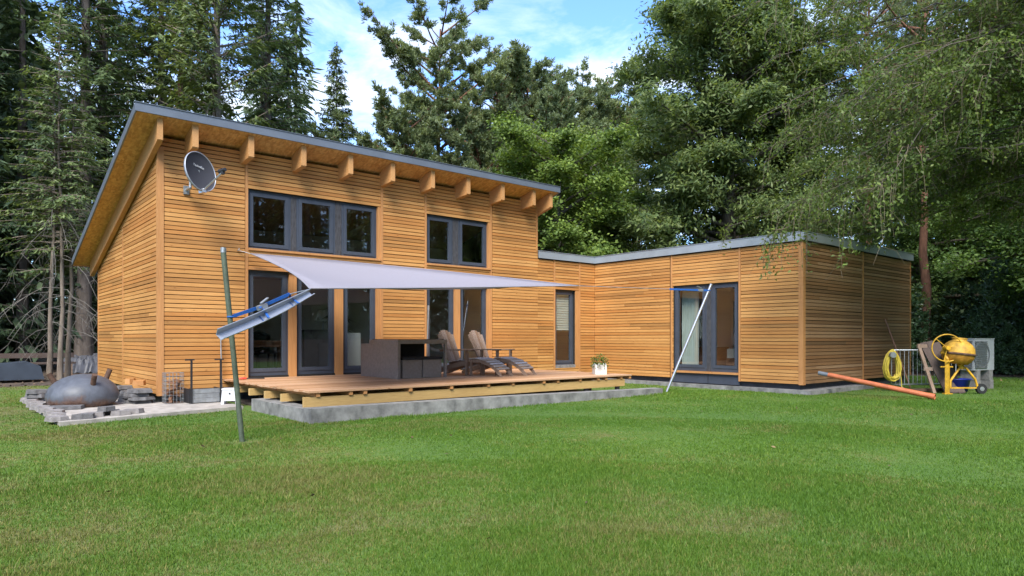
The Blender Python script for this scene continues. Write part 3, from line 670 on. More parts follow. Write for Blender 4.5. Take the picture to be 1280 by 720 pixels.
mt = Vector((3.57,13.62,4.10)); mb = MB(); mb.tube([(3.57,13.93,4.10), mt], .025, 8); mb.tube([mt, mt+Vector((0,-.0,.36))], .025, 8); mb.bar(mt+Vector((0,0,.25)), dc-dn*.1, .09, .12); mb.box(3.52,3.62,13.885,13.918,4.02,4.18); mb.build('mount', m_gal, t)
tc = bpy.data.curves.new('maker_name', 'FONT'); tc.body = 'TechniSat'; tc.size = .062; tc.align_x = 'CENTER'; tc.extrude = .001
to = bpy.data.objects.new('tmp', tc); col.objects.link(to); dg = bpy.context.evaluated_depsgraph_get(); me = bpy.data.meshes.new_from_object(to.evaluated_get(dg)); bpy.data.objects.remove(to)
lo = bpy.data.objects.new('maker_name', me); col.objects.link(lo); me.materials.append(m_white)
me.transform(Md @ Matrix.Translation((.02,.10,-.055)) @ Matrix.Rotation(R(-9),4,'Z')); me.transform(Matrix.Translation(-Vector((3.66,13.9,4.15)))); lo.parent = t

# ------------------------------------------------------------------ left: slab, bowl, tools
mb = MB(); pts = [(1.28,11.55),(2.0,11.72),(3.0,11.98),(4.08,12.22),(4.08,13.8),(3.25,13.86),(3.02,14.2),(3.02,16.7),(1.2,16.7)]
mb.prism(pts, 'z', -.2, .06); pv = mb.build('paved_path', m_pave); tag(pv, kind='structure')
def rock(mb, c, sz, rz, rng, tilt=0):
    M = Matrix.Translation(c) @ Matrix.Rotation(rz,4,'Z') @ Matrix.Rotation(tilt,4,'X')
    n = rng.randint(5,7); poly = [(sz[0]/2*rng.uniform(.8,1.08)*math.cos(2*math.pi*k/n+.3), sz[1]/2*rng.uniform(.8,1.08)*math.sin(2*math.pi*k/n+.3)) for k in range(n)]
    k2 = rng.uniform(.86,.95)
    vs = [M @ Vector((p[0],p[1],0)) for p in poly]+[M @ Vector((p[0]*k2,p[1]*k2,sz[2]*rng.uniform(.9,1.1))) for p in poly]
    mb.add(vs, [tuple(range(n))[::-1], tuple(range(n,2*n))]+[(i,(i+1)%n,(i+1)%n+n,i+n) for i in range(n)])
rng = random.Random(21)
def stone(c, sz, rz, label, group, mat=m_slate, tilt=0):
    mb = MB(); rock(mb, c, sz, rz, rng, tilt); settle(mb, 'stone_slab', mat, label, 'stone', group)
for k in range(9):   # rim along the left edge
    stone((1.32+rng.uniform(-.05,.05), 11.9+k*.52, .05), (.32,.46,.065), rng.uniform(-.2,.2), 'rough pale edging stone along the left rim of the paved corner', 'edging stones of the paved corner', m_stone)
for k, (x, y, l, r_) in enumerate(((1.75,12.0,.5,.2),(2.0,12.22,.42,.3),(2.35,12.18,.38,.25),(1.6,11.83,.34,.1),(2.12,12.02,.35,.2),(1.95,12.1,.3,.5))):
    stone((x,y,.062+(.07 if k == 5 else 0)), (l,.24,.07), r_, 'grey stone slab lying loose in front of the iron fire bowl', 'loose slabs before the fire bowl', m_slate if k % 2 else m_stone)
for c in range(3):   # stacked by the wall
    for k in range(4-c % 2):
        stone((2.78+rng.uniform(-.06,.06), 14.05+c*.62+rng.uniform(-.06,.06), .062+k*.066), (.5,.58,.06), rng.uniform(-.25,.25), 'thin grey slate slab stacked against the foot of the gable wall', 'slates stacked at the gable wall')
for k in range(3): stone((1.42+rng.uniform(-.06,.06), 15.75+rng.uniform(-.06,.06), .062+k*.075), (.5,.5,.07), rng.uniform(-.3,.3), 'thin grey slate slab in the pile to the left of the iron fire bowl', 'slates piled left of the fire bowl')
for k in range(4): stone((1.85+rng.uniform(-.35,.35), 13.6+k*.35, .062), (.6,.5,.06), rng.uniform(-.3,.3), 'flat slab lying under the iron fire bowl', 'slabs under the fire bowl')
for k, (x, y) in enumerate(((3.0,14.35),(2.93,14.72))):
    mb = MB()
    rock(mb, (x-.15,y,.37+.02*k), (.26,.2,.09), k, rng); settle(mb, 'firewood_log', m_post, ('split pale log lying on the slates nearest the house corner','split pale log lying on the slates farther from the house corner')[k], 'log', 'split logs on the slates')
# fire bowl, upside down, on three legs that point up
bc = Vector((1.93,14.2,.085))
def make_bowl():
    m = NT('iron_bowl'); n1 = m.noise(3.5, 6, .65, dist=.6); n2 = m.noise(22, 3)
    g = m.n('ShaderNodeSeparateXYZ'); m.l(m.n('ShaderNodeTexCoord').outputs['Object'], g.inputs[0])
    a = m.ramp(n1, [(.3, (.055,.059,.07)), (.55, (.09,.097,.115)), (.75, (.135,.146,.17))])
    r_ = m.ramp(n2, [(.35, (.09,.045,.03)), (.7, (.17,.10,.07))])
    ad = m.n('ShaderNodeMath', operation='MULTIPLY_ADD'); m.l(n1, ad.inputs[0]); ad.inputs[1].default_value = .5; m.l(g.outputs[2], ad.inputs[2])
    f = m.ramp(ad.outputs[0], [(.27, (1,1,1)), (.40, (0,0,0))]); c = m.mix(a, r_, f)
    m.bsdf(c, .5, .0, bump=n2, bstr=.3); return m.m
t = thing('fire_bowl', 'big rusty iron fire bowl lying upside down on stones by the house corner', 'fire bowl', bc)
Mb = Matrix.Translation(bc) @ Matrix.Rotation(R(4),4,'X') @ Matrix.Rotation(R(-3),4,'Y')
mb = MB(); mb.lathe([(.49,0),(.52,.03),(.55,.09),(.565,.14),(.555,.22),(.51,.32),(.42,.41),(.30,.48),(.15,.525),(.001,.54)], 48, Mb); mb.build('bowl_shell', make_bowl(), t)
for a in (160, 20, 285):
    ca, sa = math.cos(R(a+0)), math.sin(R(a)); b0 = Mb @ Vector((.41*ca,.41*sa,.38)); b1 = Mb @ Vector((.50*ca,.50*sa,.57))
    mb = MB(); mb.tube([b0, b1], .044, 12); mb.build('leg', m_rust, t)
# wire basket
t = thing('wire_basket', 'tall rusty wire basket against the front corner of the house', 'basket', (3.28,13.66,.06))
mb = MB(); cx, cy, w, h = 3.28, 13.66, .15, .55
for k in range(6):
    f = -w+2*w*k/5
    for s_ in (-w, w): mb.tube([(cx+f,cy+s_,.07),(cx+f,cy+s_,.07+h)], .0035, 4); mb.tube([(cx+s_,cy+f,.07),(cx+s_,cy+f,.07+h)], .0035, 4)
for k in range(9):
    z = .07+h*k/8; mb.tube([(cx-w,cy-w,z),(cx+w,cy-w,z),(cx+w,cy+w,z),(cx-w,cy+w,z)], .0035, 4, closed=True)
mb.build('wire_mesh', m_gal, t); mb = MB(); mb.box(cx-w,cx+w,cy-w,cy+w,.061,.075); mb.build('base_plate', m_rust, t)
mb = MB(); rng2 = random.Random(4)
for k in range(9): 
    q = Vector((cx+rng2.uniform(-.08,.08), cy+rng2.uniform(-.08,.08), .10+k*.045)); a = rng2.uniform(0,3); mb.bar(q-Vector((math.cos(a)*.1,math.sin(a)*.1,0)), q+Vector((math.cos(a)*.1,math.sin(a)*.1,.03)), .05, .04)
mb.build('kindling', m_brownw, t)
# log rack: galvanised front, two tall iron bars with T handles
t = thing('log_rack', 'galvanised log rack with two tall dark T-handled bars by the wall', 'log rack', (3.75,13.3,.06))
mb = MB()
for k in range(3): mb.box(3.50,3.985,13.24+(.006 if k % 2 else 0),13.26,.075+k*.085,.157+k*.085)
mb.build('front_sheet', m_gal, t); mb = MB(); mb.box(3.46,3.478,13.262,13.66,.07,.33); mb.box(4.0,4.018,13.262,13.66,.07,.33); mb.box(3.478,4.0,13.27,13.66,.065,.08); mb.build('tray', m_black, t)
for x in (3.485, 4.0):
    mb = MB(); mb.box(x-.016,x+.016,13.205,13.237,.062,.86); mb.bar((x-.11,13.225,.865),(x+.05,13.215,.868),.03,.022); mb.build('handle_bar', m_black, t)
# leaning metal rod with base
t = thing('metal_rod', 'thin grey metal rod standing upright against the plank wall', 'rod', (4.2,13.82,.06))
mb = MB(); mb.tube([(4.2,13.80,.1),(4.19,13.86,1.36)], .013, 8); mb.build('rod', m_gal, t); mb = MB(); mb.tube([(4.06,13.78,.1),(4.34,13.74,.1)], .035, 10); mb.build('foot', m_brick, t)
# white step stool
t = thing('step_stool', 'small white plastic step stool beside the deck corner', 'stool', (4.06,12.83,.02), R(-28), world=False)
def quadpost(mb, x, y, s, h=.30): 
    mb.hexa([(x*1.22-s,y*1.22-s,0),(x*1.22+s,y*1.22-s,0),(x*1.22+s,y*1.22+s,0),(x*1.22-s,y*1.22+s,0),(x-s,y-s,h),(x+s,y-s,h),(x+s,y+s,h),(x-s,y+s,h)])
for x in (-.105,.105):
    for y in (-.085,.085): mb = MB(); quadpost(mb, x, y, .026); mb.build('leg', m_white, t)
mb = MB(); mb.box(-.14,.14,-.12,.12,.30,.325)
for s_ in (-1,1):
    mb.hexa([(-.125,s_*.117-.006,.10),(.125,s_*.117-.006,.10),(.125,s_*.117+.006,.10),(-.125,s_*.117+.006,.10),(-.105,s_*.105-.006,.30),(.105,s_*.105-.006,.30),(.105,s_*.105+.006,.30),(-.105,s_*.105+.006,.30)])
    mb.hexa([(s_*.14-.006,-.1,.10),(s_*.14+.006,-.1,.10),(s_*.14+.006,.1,.10),(s_*.14-.006,.1,.10),(s_*.125-.006,-.085,.30),(s_*.125+.006,-.085,.30),(s_*.125+.006,.085,.30),(s_*.125-.006,.085,.30)])
mb.build('top', m_white, t)
mb = MB(); mb.lathe([(.001,0),(.016,0),(.016,.004),(.001,.004)], 10, Matrix.Translation((0,-.124,.235)) @ Matrix.Rotation(R(80),4,'X')); mb.build('grip_hole', m_black, t)

# ------------------------------------------------------------------ right: pipe, hose, barrier, boards, mixer, unit
pa, pb_ = Vector((15.35,7.28,.47)), Vector((15.48,4.95,.065)); dd = (pb_-pa).normalized()
t = thing('drain_pipe', 'long orange plastic drain pipe with a grey end leaning at the wing corner', 'pipe', pb_)
mb = MB(); mb.tube([pa+dd*.22, pb_], .055, 20, cap=False); mb.tube([pb_-dd*.12, pb_], .062, 20, cap=False); mb.tube([pb_, pa+dd*.3], .047, 20, cap=False); mb.build('pipe_body', m_orange, t)
mb = MB(); mb.tube([pa, pa+dd*.25], .046, 16); mb.build('pipe_end', m_pipegrey, t)
fa_, fb_ = Vector((17.28,6.45,0)), Vector((18.75,5.55,0))
t = thing('steel_barrier', 'galvanised steel barrier with upright bars beside the wing', 'barrier', fa_)
mb = MB(); e = (fb_-fa_)
mb.tube([fa_+Vector((0,0,.16)), fa_+Vector((0,0,.98)), fb_+Vector((0,0,.98)), fb_+Vector((0,0,.16))], .02, 8, closed=True)
for f in (.12,.88): q = fa_+e*f; nrm = Vector((-e.y,e.x,0)).normalized()*.25; mb.tube([q+nrm+Vector((0,0,.015)), q+Vector((0,0,.16)), q-nrm+Vector((0,0,.015))], .016, 6)
mb.build('barrier_frame', m_gal, t)
for k in range(1, 15):
    mb = MB(); q = fa_+e*(k/15); mb.tube([q+Vector((0,0,.17)), q+Vector((0,0,.97))], .009, 6); mb.build('bar', m_gal, t)
t = thing('garden_hose', 'yellow hose coiled up and hung on the end of the steel barrier', 'hose', (17.15,6.45,.3))
mb = MB(); pts = []; rng = random.Random(8); rr = Vector((.764,-.645,0)); vv = Vector((-.645,-.764,0)); hc = fa_+vv*.09-rr*.04+Vector((0,0,.62))
for k in range(260):
    a = k*.42; w = .15+.045*math.sin(k*.13)+rng.uniform(-.006,.006); h = .33+.05*math.sin(k*.11+1); pts.append(hc+rr*(w*math.sin(a))*(1-.28*math.cos(a))+Vector((0,0,h*math.cos(a)))+vv*(.05*math.sin(k*.37)+.02))
mb.tube(pts, .0105, 6); mb.tube([hc+rr*.17+Vector((0,0,.0)), hc+rr*.22+Vector((0,0,-.3)), hc+rr*.24+Vector((0,0,-.55)), hc+rr*.2+Vector((0,0,-.60)), hc+rr*.12+vv*.1+Vector((0,0,-.61))], .0105, 6); mb.build('hose_coil', m_hose, t)
mb = MB(); mb.tube([hc+Vector((0,0,.25))+vv*.08-rr*.05, hc+Vector((0,0,.25))+vv*.16-rr*.05], .07, 14); mb.build('hose_reel', m_gal, t)
t = thing('old_boards', 'bundle of dark weathered boards leaning on the steel barrier', 'boards', (17.5,5.6,0))
q0 = Vector((17.62,5.38,0))
for k in range(3):
    mb = MB(); o_ = rr*(k*.155-.1); mb.bar(q0+o_+rr*.10+vv*.05, q0+o_-rr*.22-vv*(.42)+Vector((0,0,1.16+.03*(k % 2))), .148, .035, up=vv); mb.build('board', m_oldboard, t)
mb = MB(); mb.bar(q0-rr*.3+vv*.0, q0-rr*.43-vv*.4+Vector((0,0,1.12)), .07, .05, up=vv); mb.bar(q0-rr*.47-vv*.37+Vector((0,0,1.08)), q0-rr*.25-vv*.37+Vector((0,0,1.08)), .05, .08); mb.bar(q0-rr*.42-vv*.2+Vector((0,0,.55)), q0-rr*.1-vv*.2+Vector((0,0,.55)), .05, .08); mb.build('batten', m_grey, t)
mb = MB(); mb.bar((17.05,6.1,.05),(18.2,5.5,.06),.16,.06); settle(mb, 'ground_plank', m_rust, 'reddish plank lying in the grass under the steel barrier', 'plank')
mb = MB(); mb.bar((18.75,6.55,0),(19.45,7.42,1.78),.028,.028); settle(mb, 'wooden_stake', m_brownw, 'thin wooden stake leaning against the far end of the wing wall', 'stake')
# cement mixer
mx = Vector((17.36,5.33,0)); t = thing('cement_mixer', 'yellow cement mixer with a hand wheel beside the old boards', 'cement mixer', mx)
def mp(a, b, z): return mx+rr*a+vv*b+Vector((0,0,z))      # a to the right, b to the viewer
mb = MB(); mb.bar(mp(0,.05,0), mp(0,.05,.8), .075, .075); mb.bar(mp(-.09,.05,.012), mp(.09,.05,.012), .1, .022); mb.bar(mp(-.16,.05,.62), mp(.12,.05,.62), .03, .025); mb.build('stand', m_yellow, t)
mb = MB(); mb.tube([mp(.10,0,.14),mp(.10,0,.30),mp(.30,0,.58),mp(.44,0,.60),mp(.66,0,.34),mp(.72,0,.14)], .026, 8); mb.bar(mp(.0,0,.14), mp(.74,0,.14), .03, .03); mb.bar(mp(.36,0,.56), mp(.36,0,.78), .08, .06); mb.build('frame', m_yellow, t)
Mx = Matrix.Translation(mp(.27,-.03,.68)) @ Matrix.Diagonal((.86,.86,.92,1)) @ Matrix.Rotation(R(7), 4, rr.cross(vv)) @ Matrix.Rotation(R(-6), 4, vv)
mb = MB(); mb.lathe([(.385,.275),(.38,.30),(.36,.40),(.30,.49),(.22,.55),(.17,.58),(.165,.61),(.19,.635),(.175,.645),(.15,.61),(.16,.57),(.001,.1)], 36, Mx); mb.build('drum', m_yellowd, t)
mb = MB(); mb.lathe([(.001,.0),(.22,.0),(.30,.05),(.36,.14),(.382,.22)], 36, Mx); mb.build('drum_base', m_drumlow, t)
mb = MB(); mb.lathe([(.38,.22),(.40,.225),(.40,.272),(.38,.276)], 36, Mx); mb.build('drum_band', m_rust, t)
mb = MB(); mb.tube([mp(.0,.05,.78), mp(.0,.0,.92), mp(-.09,0,.95)], .045, 8); mb.tube([mp(.36,0,.60), mp(.32,0,.68)], .06, 8); mb.build('yoke', m_yellow, t)
wc = mp(-.05,.12,1.045); mb = MB(); mb.tube([wc+rr*(.305*math.cos(a))+Vector((0,0,.305*math.sin(a)))+vv*(.06*math.cos(a)) for a in [k*.1963 for k in range(32)]], .014, 8, closed=True)
for a in (.3, 2.4, 4.5): mb.tube([wc, wc+rr*(.305*math.cos(a))+Vector((0,0,.305*math.sin(a)))+vv*(.06*math.cos(a))], .011, 6)
mb.tube([wc+vv*.05, wc-vv*.1], .05, 12); mb.build('hand_wheel', m_yellow, t)
for a in (.80,): 
    mb = MB(); mb.tube([mp(a,.03,.12), mp(a,-.04,.12)], .115, 20); w_ = mb.build('wheel', m_rubber, t); mb = MB(); mb.tube([mp(a,.036,.12), mp(a,-.046,.12)], .05, 14); mb.build('rim', m_gal, w_)
mb = MB(); mb.lathe([(.001,.03),(.25,.03),(.30,.30),(.325,.31),(.325,.325),(.285,.325),(.235,.05),(.001,.05)], 28, Matrix.Translation(mp(.50,-.45,.0)))
t2 = settle(mb, 'plastic_tub', m_tub, 'dark blue plastic tub on the grass behind the mixer legs', 'tub')
# heat pump unit on blocks
t = thing('heat_pump', 'grey outdoor heat pump unit on concrete blocks by the bushes', 'heat pump', (19.9,5.4,0))
hq = Vector((19.86,5.42,0)); ang = R(-14); Mh = Matrix.Translation(hq) @ Matrix.Rotation(ang,4,'Z')
mb = MB(); mb.box(-.42,.42,-.18,.18,.47,1.24); hb = mb.build('casing', m_hp, t, Mh)
mb = MB()
for k in range(15): mb.box(-.40,.10,-.205,-.182,.52+k*.046,.545+k*.046)
mb.lathe([(.30,0),(.32,.012),(.34,0)], 28, Matrix.Translation((-.13,-.2,.86)) @ Matrix.Rotation(R(90),4,'X')); mb.build('grille', m_hpd, hb, Mh)
mb = MB()
for k in range(16): mb.box(-.445,-.422,-.14,.15,.52+k*.043,.55+k*.043)
mb.build('side_fins', m_hpd, hb, Mh); mb = MB(); mb.box(-.43,.43,-.19,.19,1.241,1.26); mb.build('lid', m_hp, hb, Mh)
for x in (-.33,.20):
    mb = MB(); mb.box(x,x+.16,-.2,.2,0,.22); mb.box(x-.01,x+.15,-.19,.19,.222,.469); mb.build('support_block', m_brick, t, Mh)
# kerb and gravel round the wing, soil under the deck
mb = MB(); mb.box(X1-.36,X1-.28,YW-.36,13.4,-.2,.10); mb.box(X1-.28,18.0,YW-.36,YW-.28,-.2,.10); k_ = mb.build('kerb', m_conc); tag(k_, kind='structure')
def make_gravel():
    m = NT('gravel'); t = m.n('ShaderNodeTexCoord').outputs['Object']; v = m.n('ShaderNodeTexVoronoi', Scale=32); m.l(t, v.inputs['Vector'])
    a = m.ramp(v.outputs['Color'], [(0,(.12,.115,.11)), (.5,(.26,.25,.24)), (1,(.5,.49,.47))]); m.bsdf(a, .9, bump=v.outputs['Distance'], bstr=1, bdist=.03); return m.m
mb = MB(); mb.box(X1-.28,X1+.14,YW-.28,13.95,-.1,.075); mb.box(X1+.14,17.9,YW-.28,YW+.14,-.1,.075); g_ = mb.build('gravel_strip', make_gravel()); tag(g_, kind='structure')
mb = MB(); mb.box(4.4,11.5,9.75,Y0+.1,-.1,.03); g_ = mb.build('soil_ground', m_soil); tag(g_, kind='structure')
# ------------------------------------------------------------------ trees
def cards(C, D, N, L, W):
    """kite-shaped leaves: centre, direction, rough normal, length, width"""
    D = D/np.linalg.norm(D, axis=1, keepdims=True); Sd = np.cross(D, N); Sd /= (np.linalg.norm(Sd, axis=1, keepdims=True)+1e-9)
    L = np.asarray(L).reshape(-1,1); W = np.asarray(W).reshape(-1,1); n = len(C)
    V = np.stack([C-D*L/2, C+Sd*W/2-D*L*.05, C+D*L/2, C-Sd*W/2-D*L*.05], 1).reshape(-1,3)
    return V, np.arange(4*n).reshape(-1,4)
def tubes_np(paths, seg=6):
    VV = []; FF = []; o = 0; a = np.arange(seg)*2*np.pi/seg; ca, sa = np.cos(a)[:,None], np.sin(a)[:,None]
    for P, r in paths:
        P = np.asarray(P, float); r = np.asarray(r, float)*np.ones(len(P)); n = len(P)
        d = np.gradient(P, axis=0); d /= np.linalg.norm(d, axis=1, keepdims=True)+1e-9
        up = np.where(np.abs(d[:,2:3]) > .9, np.array([[1.,0,0]]), np.array([[0,0,1.]])); u = np.cross(d, up); u /= np.linalg.norm(u, axis=1, keepdims=True)+1e-9; w = np.cross(d, u)
        if n > 2 and np.any(np.abs(d[:,2]) > .9): u[:] = np.cross(d, np.array([[1.,.01,0]])); u /= np.linalg.norm(u, axis=1, keepdims=True)+1e-9; w = np.cross(d, u)
        V = (P[:,None,:]+r[:,None,None]*(ca[None]*u[:,None,:]+sa[None]*w[:,None,:])).reshape(-1,3); VV.append(V)
        i = np.arange(n-1)[:,None]*seg; k = np.arange(seg)[None]; l = (k+1) % seg
        FF.append(np.stack([i+k, i+l, i+seg+l, i+seg+k], -1).reshape(-1,4)+o); o += len(V)
    return np.concatenate(VV), np.concatenate(FF)
def rnd3(rng, n): v = rng.normal(size=(n,3)); return v/np.linalg.norm(v, axis=1, keepdims=True)
class Crown:
    def __init__(self): self.C = []; self.D = []; self.N = []; self.L = []; self.W = []; self.t = []
    def put(self, C, D, N, L, W): self.C.append(C); self.D.append(D); self.N.append(N); self.L.append(np.broadcast_to(L, len(C))); self.W.append(np.broadcast_to(W, len(C)))
    def make(self, out=.55):
        C = np.concatenate(self.C); o = C*np.array([1,1,0]); o /= np.linalg.norm(o, axis=1, keepdims=True)+.3
        return cards(C, np.concatenate(self.D), np.concatenate(self.N)+o*out*1.3, np.concatenate(self.L), np.concatenate(self.W))
def tree_obj(name, label, cat, loc, crown, woods, lm, wm, group=None, rz=0, s=1, dead=None):
    t = thing(name, label, cat, loc, rz, group, world=False); t.scale = (s,s,s)
    np_mesh('trunk', *tubes_np(woods, 7), wm, t, True)
    if dead: np_mesh('dead_branches', *tubes_np(dead, 4), b_dead, t, True)
    np_mesh('crown', *crown.make(), lm, t)
    return t
def trunk_path(rng, h, r, lean=.0, wob=.12, n=12):
    z = np.linspace(0, h, n); f = z/h; w = np.cumsum(rng.normal(0, wob, (n,2)), 0)*.25
    P = np.column_stack([w[:,0]-w[0,0]+lean*z, w[:,1]-w[0,1], z-.2*(f == 0)]); rad = r*(1-f*.93)*(1+.35*np.exp(-z/.5)); return P, rad
def along(P, z): return np.array([np.interp(z, P[:,2], P[:,k]) for k in range(3)])
def spruce(seed, h, rb, Rm, bare=.1, sp=.5, dens=1., card=.2, droop=.28, dead_z=None, nb=6, up=.12, wl=.3):
    rng = np.random.default_rng(seed); P, rad = trunk_path(rng, h, rb); woods = [(P, rad)]; cr = Crown(); dead = []
    z = bare*h
    while z < h-.25:
        f = (z-bare*h)/(h-bare*h); Lb = Rm*(1-f)**.85*min(1, .55+f*4)+.22
        for k in range(nb):
            a = rng.uniform(0, 6.283); L = Lb*rng.uniform(.6, 1.12); ca, sa = math.cos(a), math.sin(a); z0 = z+rng.uniform(-.2,.2)
            s = np.linspace(0, 1, 6); b0 = along(P, min(max(z0,0),h)); dz = L*(up*s*1.4-droop*s**2+.10*s**4)+f*.35*L*s
            Q = np.column_stack([b0[0]+ca*L*s, b0[1]+sa*L*s, b0[2]+dz]); woods.append((Q, np.linspace(.012+.011*L, .004, 6)))
            nt = max(3, int(L/.17*dens)); tt = np.repeat(rng.uniform(.10, 1, nt), 2); side = np.tile([1,-1], nt)
            lt = (.16+wl*L*(1-tt))*rng.uniform(.6,1.25,2*nt); base = np.column_stack([np.interp(tt, s, Q[:,i]) for i in range(3)])
            ang = a+side*rng.uniform(.5, 1.05, 2*nt); td = np.column_stack([np.cos(ang), np.sin(ang), rng.uniform(-.45,.0,2*nt)])
            m = max(2, int(2+L*1.2)); u = (np.arange(m)+.5)/m
            C = base[:,None,:]+td[:,None,:]*(lt[:,None]*u[None])[:,:,None]; C[:,:,2] -= .35*lt[:,None]*u[None]**2
            C = C.reshape(-1,3)+rng.normal(0,.035,(len(base)*m,3)); D = np.repeat(td, m, 0)+rng.normal(0,.35,(len(C),3)); D[:,2] -= .25
            cr.put(C, D, np.array([0,0,1.])+rng.normal(0,.4,(len(C),3)), card*rng.uniform(.7,1.3,len(C)), card*.30*rng.uniform(.7,1.3,len(C)))
        z += sp*(.55+.55*(1-f))*rng.uniform(.7,1.2)
    tp = np.array([[P[-1,0],P[-1,1],h]])+np.column_stack([rng.normal(0,.05,(30,2)), rng.uniform(-.6,.25,30)]); cr.put(tp, np.array([0,0,1.])+rng.normal(0,.5,(30,3)), rnd3(rng,30), card, card*.3)
    if dead_z:
        for k in range(dead_z[2]):
            z0 = rng.uniform(dead_z[0], dead_z[1]); b0 = along(P, z0); a = rng.uniform(0,6.283); L = rng.uniform(.7, 2.0); s = np.linspace(0,1,6)
            Q = np.column_stack([b0[0]+math.cos(a)*L*s**.8, b0[1]+math.sin(a)*L*s**.8, b0[2]-L*.75*s**1.7+rng.normal(0,.03,6)]); dead.append((Q, np.linspace(.012,.004,6)))
            for j in range(5):
                q = Q[rng.integers(2,6)]; e = q+np.array([rng.normal(0,.25), rng.normal(0,.25), -rng.uniform(.1,.6)]); dead.append((np.array([q, (q+e)/2+rng.normal(0,.04,3), e]), np.array([.006,.004,.003])))
    return cr, woods, dead
def tufts(cr, rng, C, out, n, L, W, upb=.5, spread=.06):
    m = len(C); D = np.repeat(out, n, 0)*.7+rnd3(rng, m*n)+np.array([0,0,upb]); Cc_ = np.repeat(C, n, 0)+rng.normal(0, spread, (m*n,3))
    D /= np.linalg.norm(D, axis=1, keepdims=True); cr.put(Cc_+D*L*.4, D, rnd3(rng, m*n), L*rng.uniform(.7,1.25,m*n), W)
def pine(seed, h, rb, Rm, lo=.45, nbr=42, lean=0., nt=12, tl=.22, tw=.04, forks=0, flat=1.0):
    rng = np.random.default_rng(seed); P, rad = trunk_path(rng, h, rb, lean, .3); rad = np.maximum(rad, .05); woods = [(P, rad)]; cr = Crown()
    for k in range(nbr):
        f = (k+.5)/nbr; f = f**.9; z = h*(lo+(1-lo)*f)*.985; prof = (math.sin(math.pi*min(1,.15+.70*f))**.8); L = Rm*prof*rng.uniform(.3, 1.3)+.4
        a = k*2.4+rng.uniform(-.5,.5); b0 = along(P, z); s = np.linspace(0,1,7); el = rng.uniform(.05,.4)+f*.5
        Q = np.column_stack([b0[0]+np.cos(a+.25*s*rng.uniform(-1,1))*L*s, b0[1]+np.sin(a+.2*s)*L*s, b0[2]+L*flat*(el*s-.12*s**2+.12*s**3)+rng.normal(0,.05,7)*s]); woods.append((Q, np.linspace(.02+.014*L,.008,7)))
        ns = int(4+L*3.2)
        for j in range(ns):
            t_ = rng.uniform(.28,1.0); q = np.array([np.interp(t_, s, Q[:,i]) for i in range(3)]); a2 = a+rng.uniform(-1.3,1.3); l2 = rng.uniform(.25,.6)*(.5+.35*L*(1.1-t_)+.25)
            e = q+np.array([math.cos(a2)*l2, math.sin(a2)*l2, rng.uniform(-.05,.45)*l2]); 
            if j % 2 == 0: woods.append((np.array([q,(q+e)/2+[0,0,-.03],e]), np.array([.018,.012,.006])))
            m = max(2, int(l2/.13)); u = rng.uniform(.25,1.05,m)[:,None]; C = q+(e-q)*u+rng.normal(0,.09,(m,3)); tufts(cr, rng, C, np.tile((e-q)/(l2+1e-6),(m,1)), nt, tl, tw)
    return cr, woods
def broadleaf(seed, h, rb, Rm, lo=.2, limbs=34, subs=9, twigs=8, lv=9, LL=.16, LW=.07, hang=.3, spread=.22, zc=.5, upl=.5):
    rng = np.random.default_rng(seed); P, rad = trunk_path(rng, h*.93, rb, 0, .2); woods = [(P, rad)]; cr = Crown()
    lob = rng.uniform(0,6.28,6)
    for k in range(limbs):
        f = (k+rng.uniform(0,1))/limbs; z = h*(lo+(.92-lo)*f*.95); a = k*2.4+rng.uniform(-.4,.4)
        prof = math.sqrt(max(.03, 1-((f-zc*.8)/(1.02-zc*.2 if f > zc*.8 else .95))**2)); L = Rm*prof*(.82+.22*math.sin(3*a+lob[0])+.12*math.sin(5*f*6+lob[1]))*rng.uniform(.8,1.1)
        b0 = along(P, z); s = np.linspace(0,1,7); el = upl*(.35+.9*f)
        Q = np.column_stack([b0[0]+np.cos(a+.3*s*rng.uniform(-1,1))*L*s, b0[1]+np.sin(a+.2*s)*L*s, b0[2]+L*(el*s-.22*s**2.2)]); woods.append((Q, np.linspace(.03+.016*L,.01,7)))
        for j in range(subs):
            t_ = 1-rng.uniform(0,.85)**1.2; q = np.array([np.interp(t_, s, Q[:,i]) for i in range(3)]); a2 = a+rng.uniform(-1.25,1.25); l2 = (.35+.32*L*(1.15-t_))*rng.uniform(.6,1.2)
            e = q+np.array([math.cos(a2)*l2, math.sin(a2)*l2, rng.uniform(-.25,.5)*l2]); woods.append((np.array([q,(q+e)/2+[0,0,.04],e]), np.array([.022,.013,.006])))
            u = rng.uniform(.25,1.1,twigs)[:,None]; c0 = q+(e-q)*u+rng.normal(0,.16*l2+.05,(twigs,3)); c0[:,2] += .05
            dirs = np.tile((e-q)/l2,(twigs,1))+rng.normal(0,.6,(twigs,3)); dirs[:,2] *= .5
            C = np.repeat(c0,lv,0)+rng.normal(0,spread,(twigs*lv,3))*np.array([1,1,.45]); D = np.repeat(dirs,lv,0)+rng.normal(0,.7,(twigs*lv,3)); D[:,2] -= hang
            cr.put(C, D, np.array([0,0,1.])+rng.normal(0,.45,(len(C),3)), LL*rng.uniform(.6,1.25,len(C)), LW*rng.uniform(.7,1.2,len(C)))
    return cr, woods
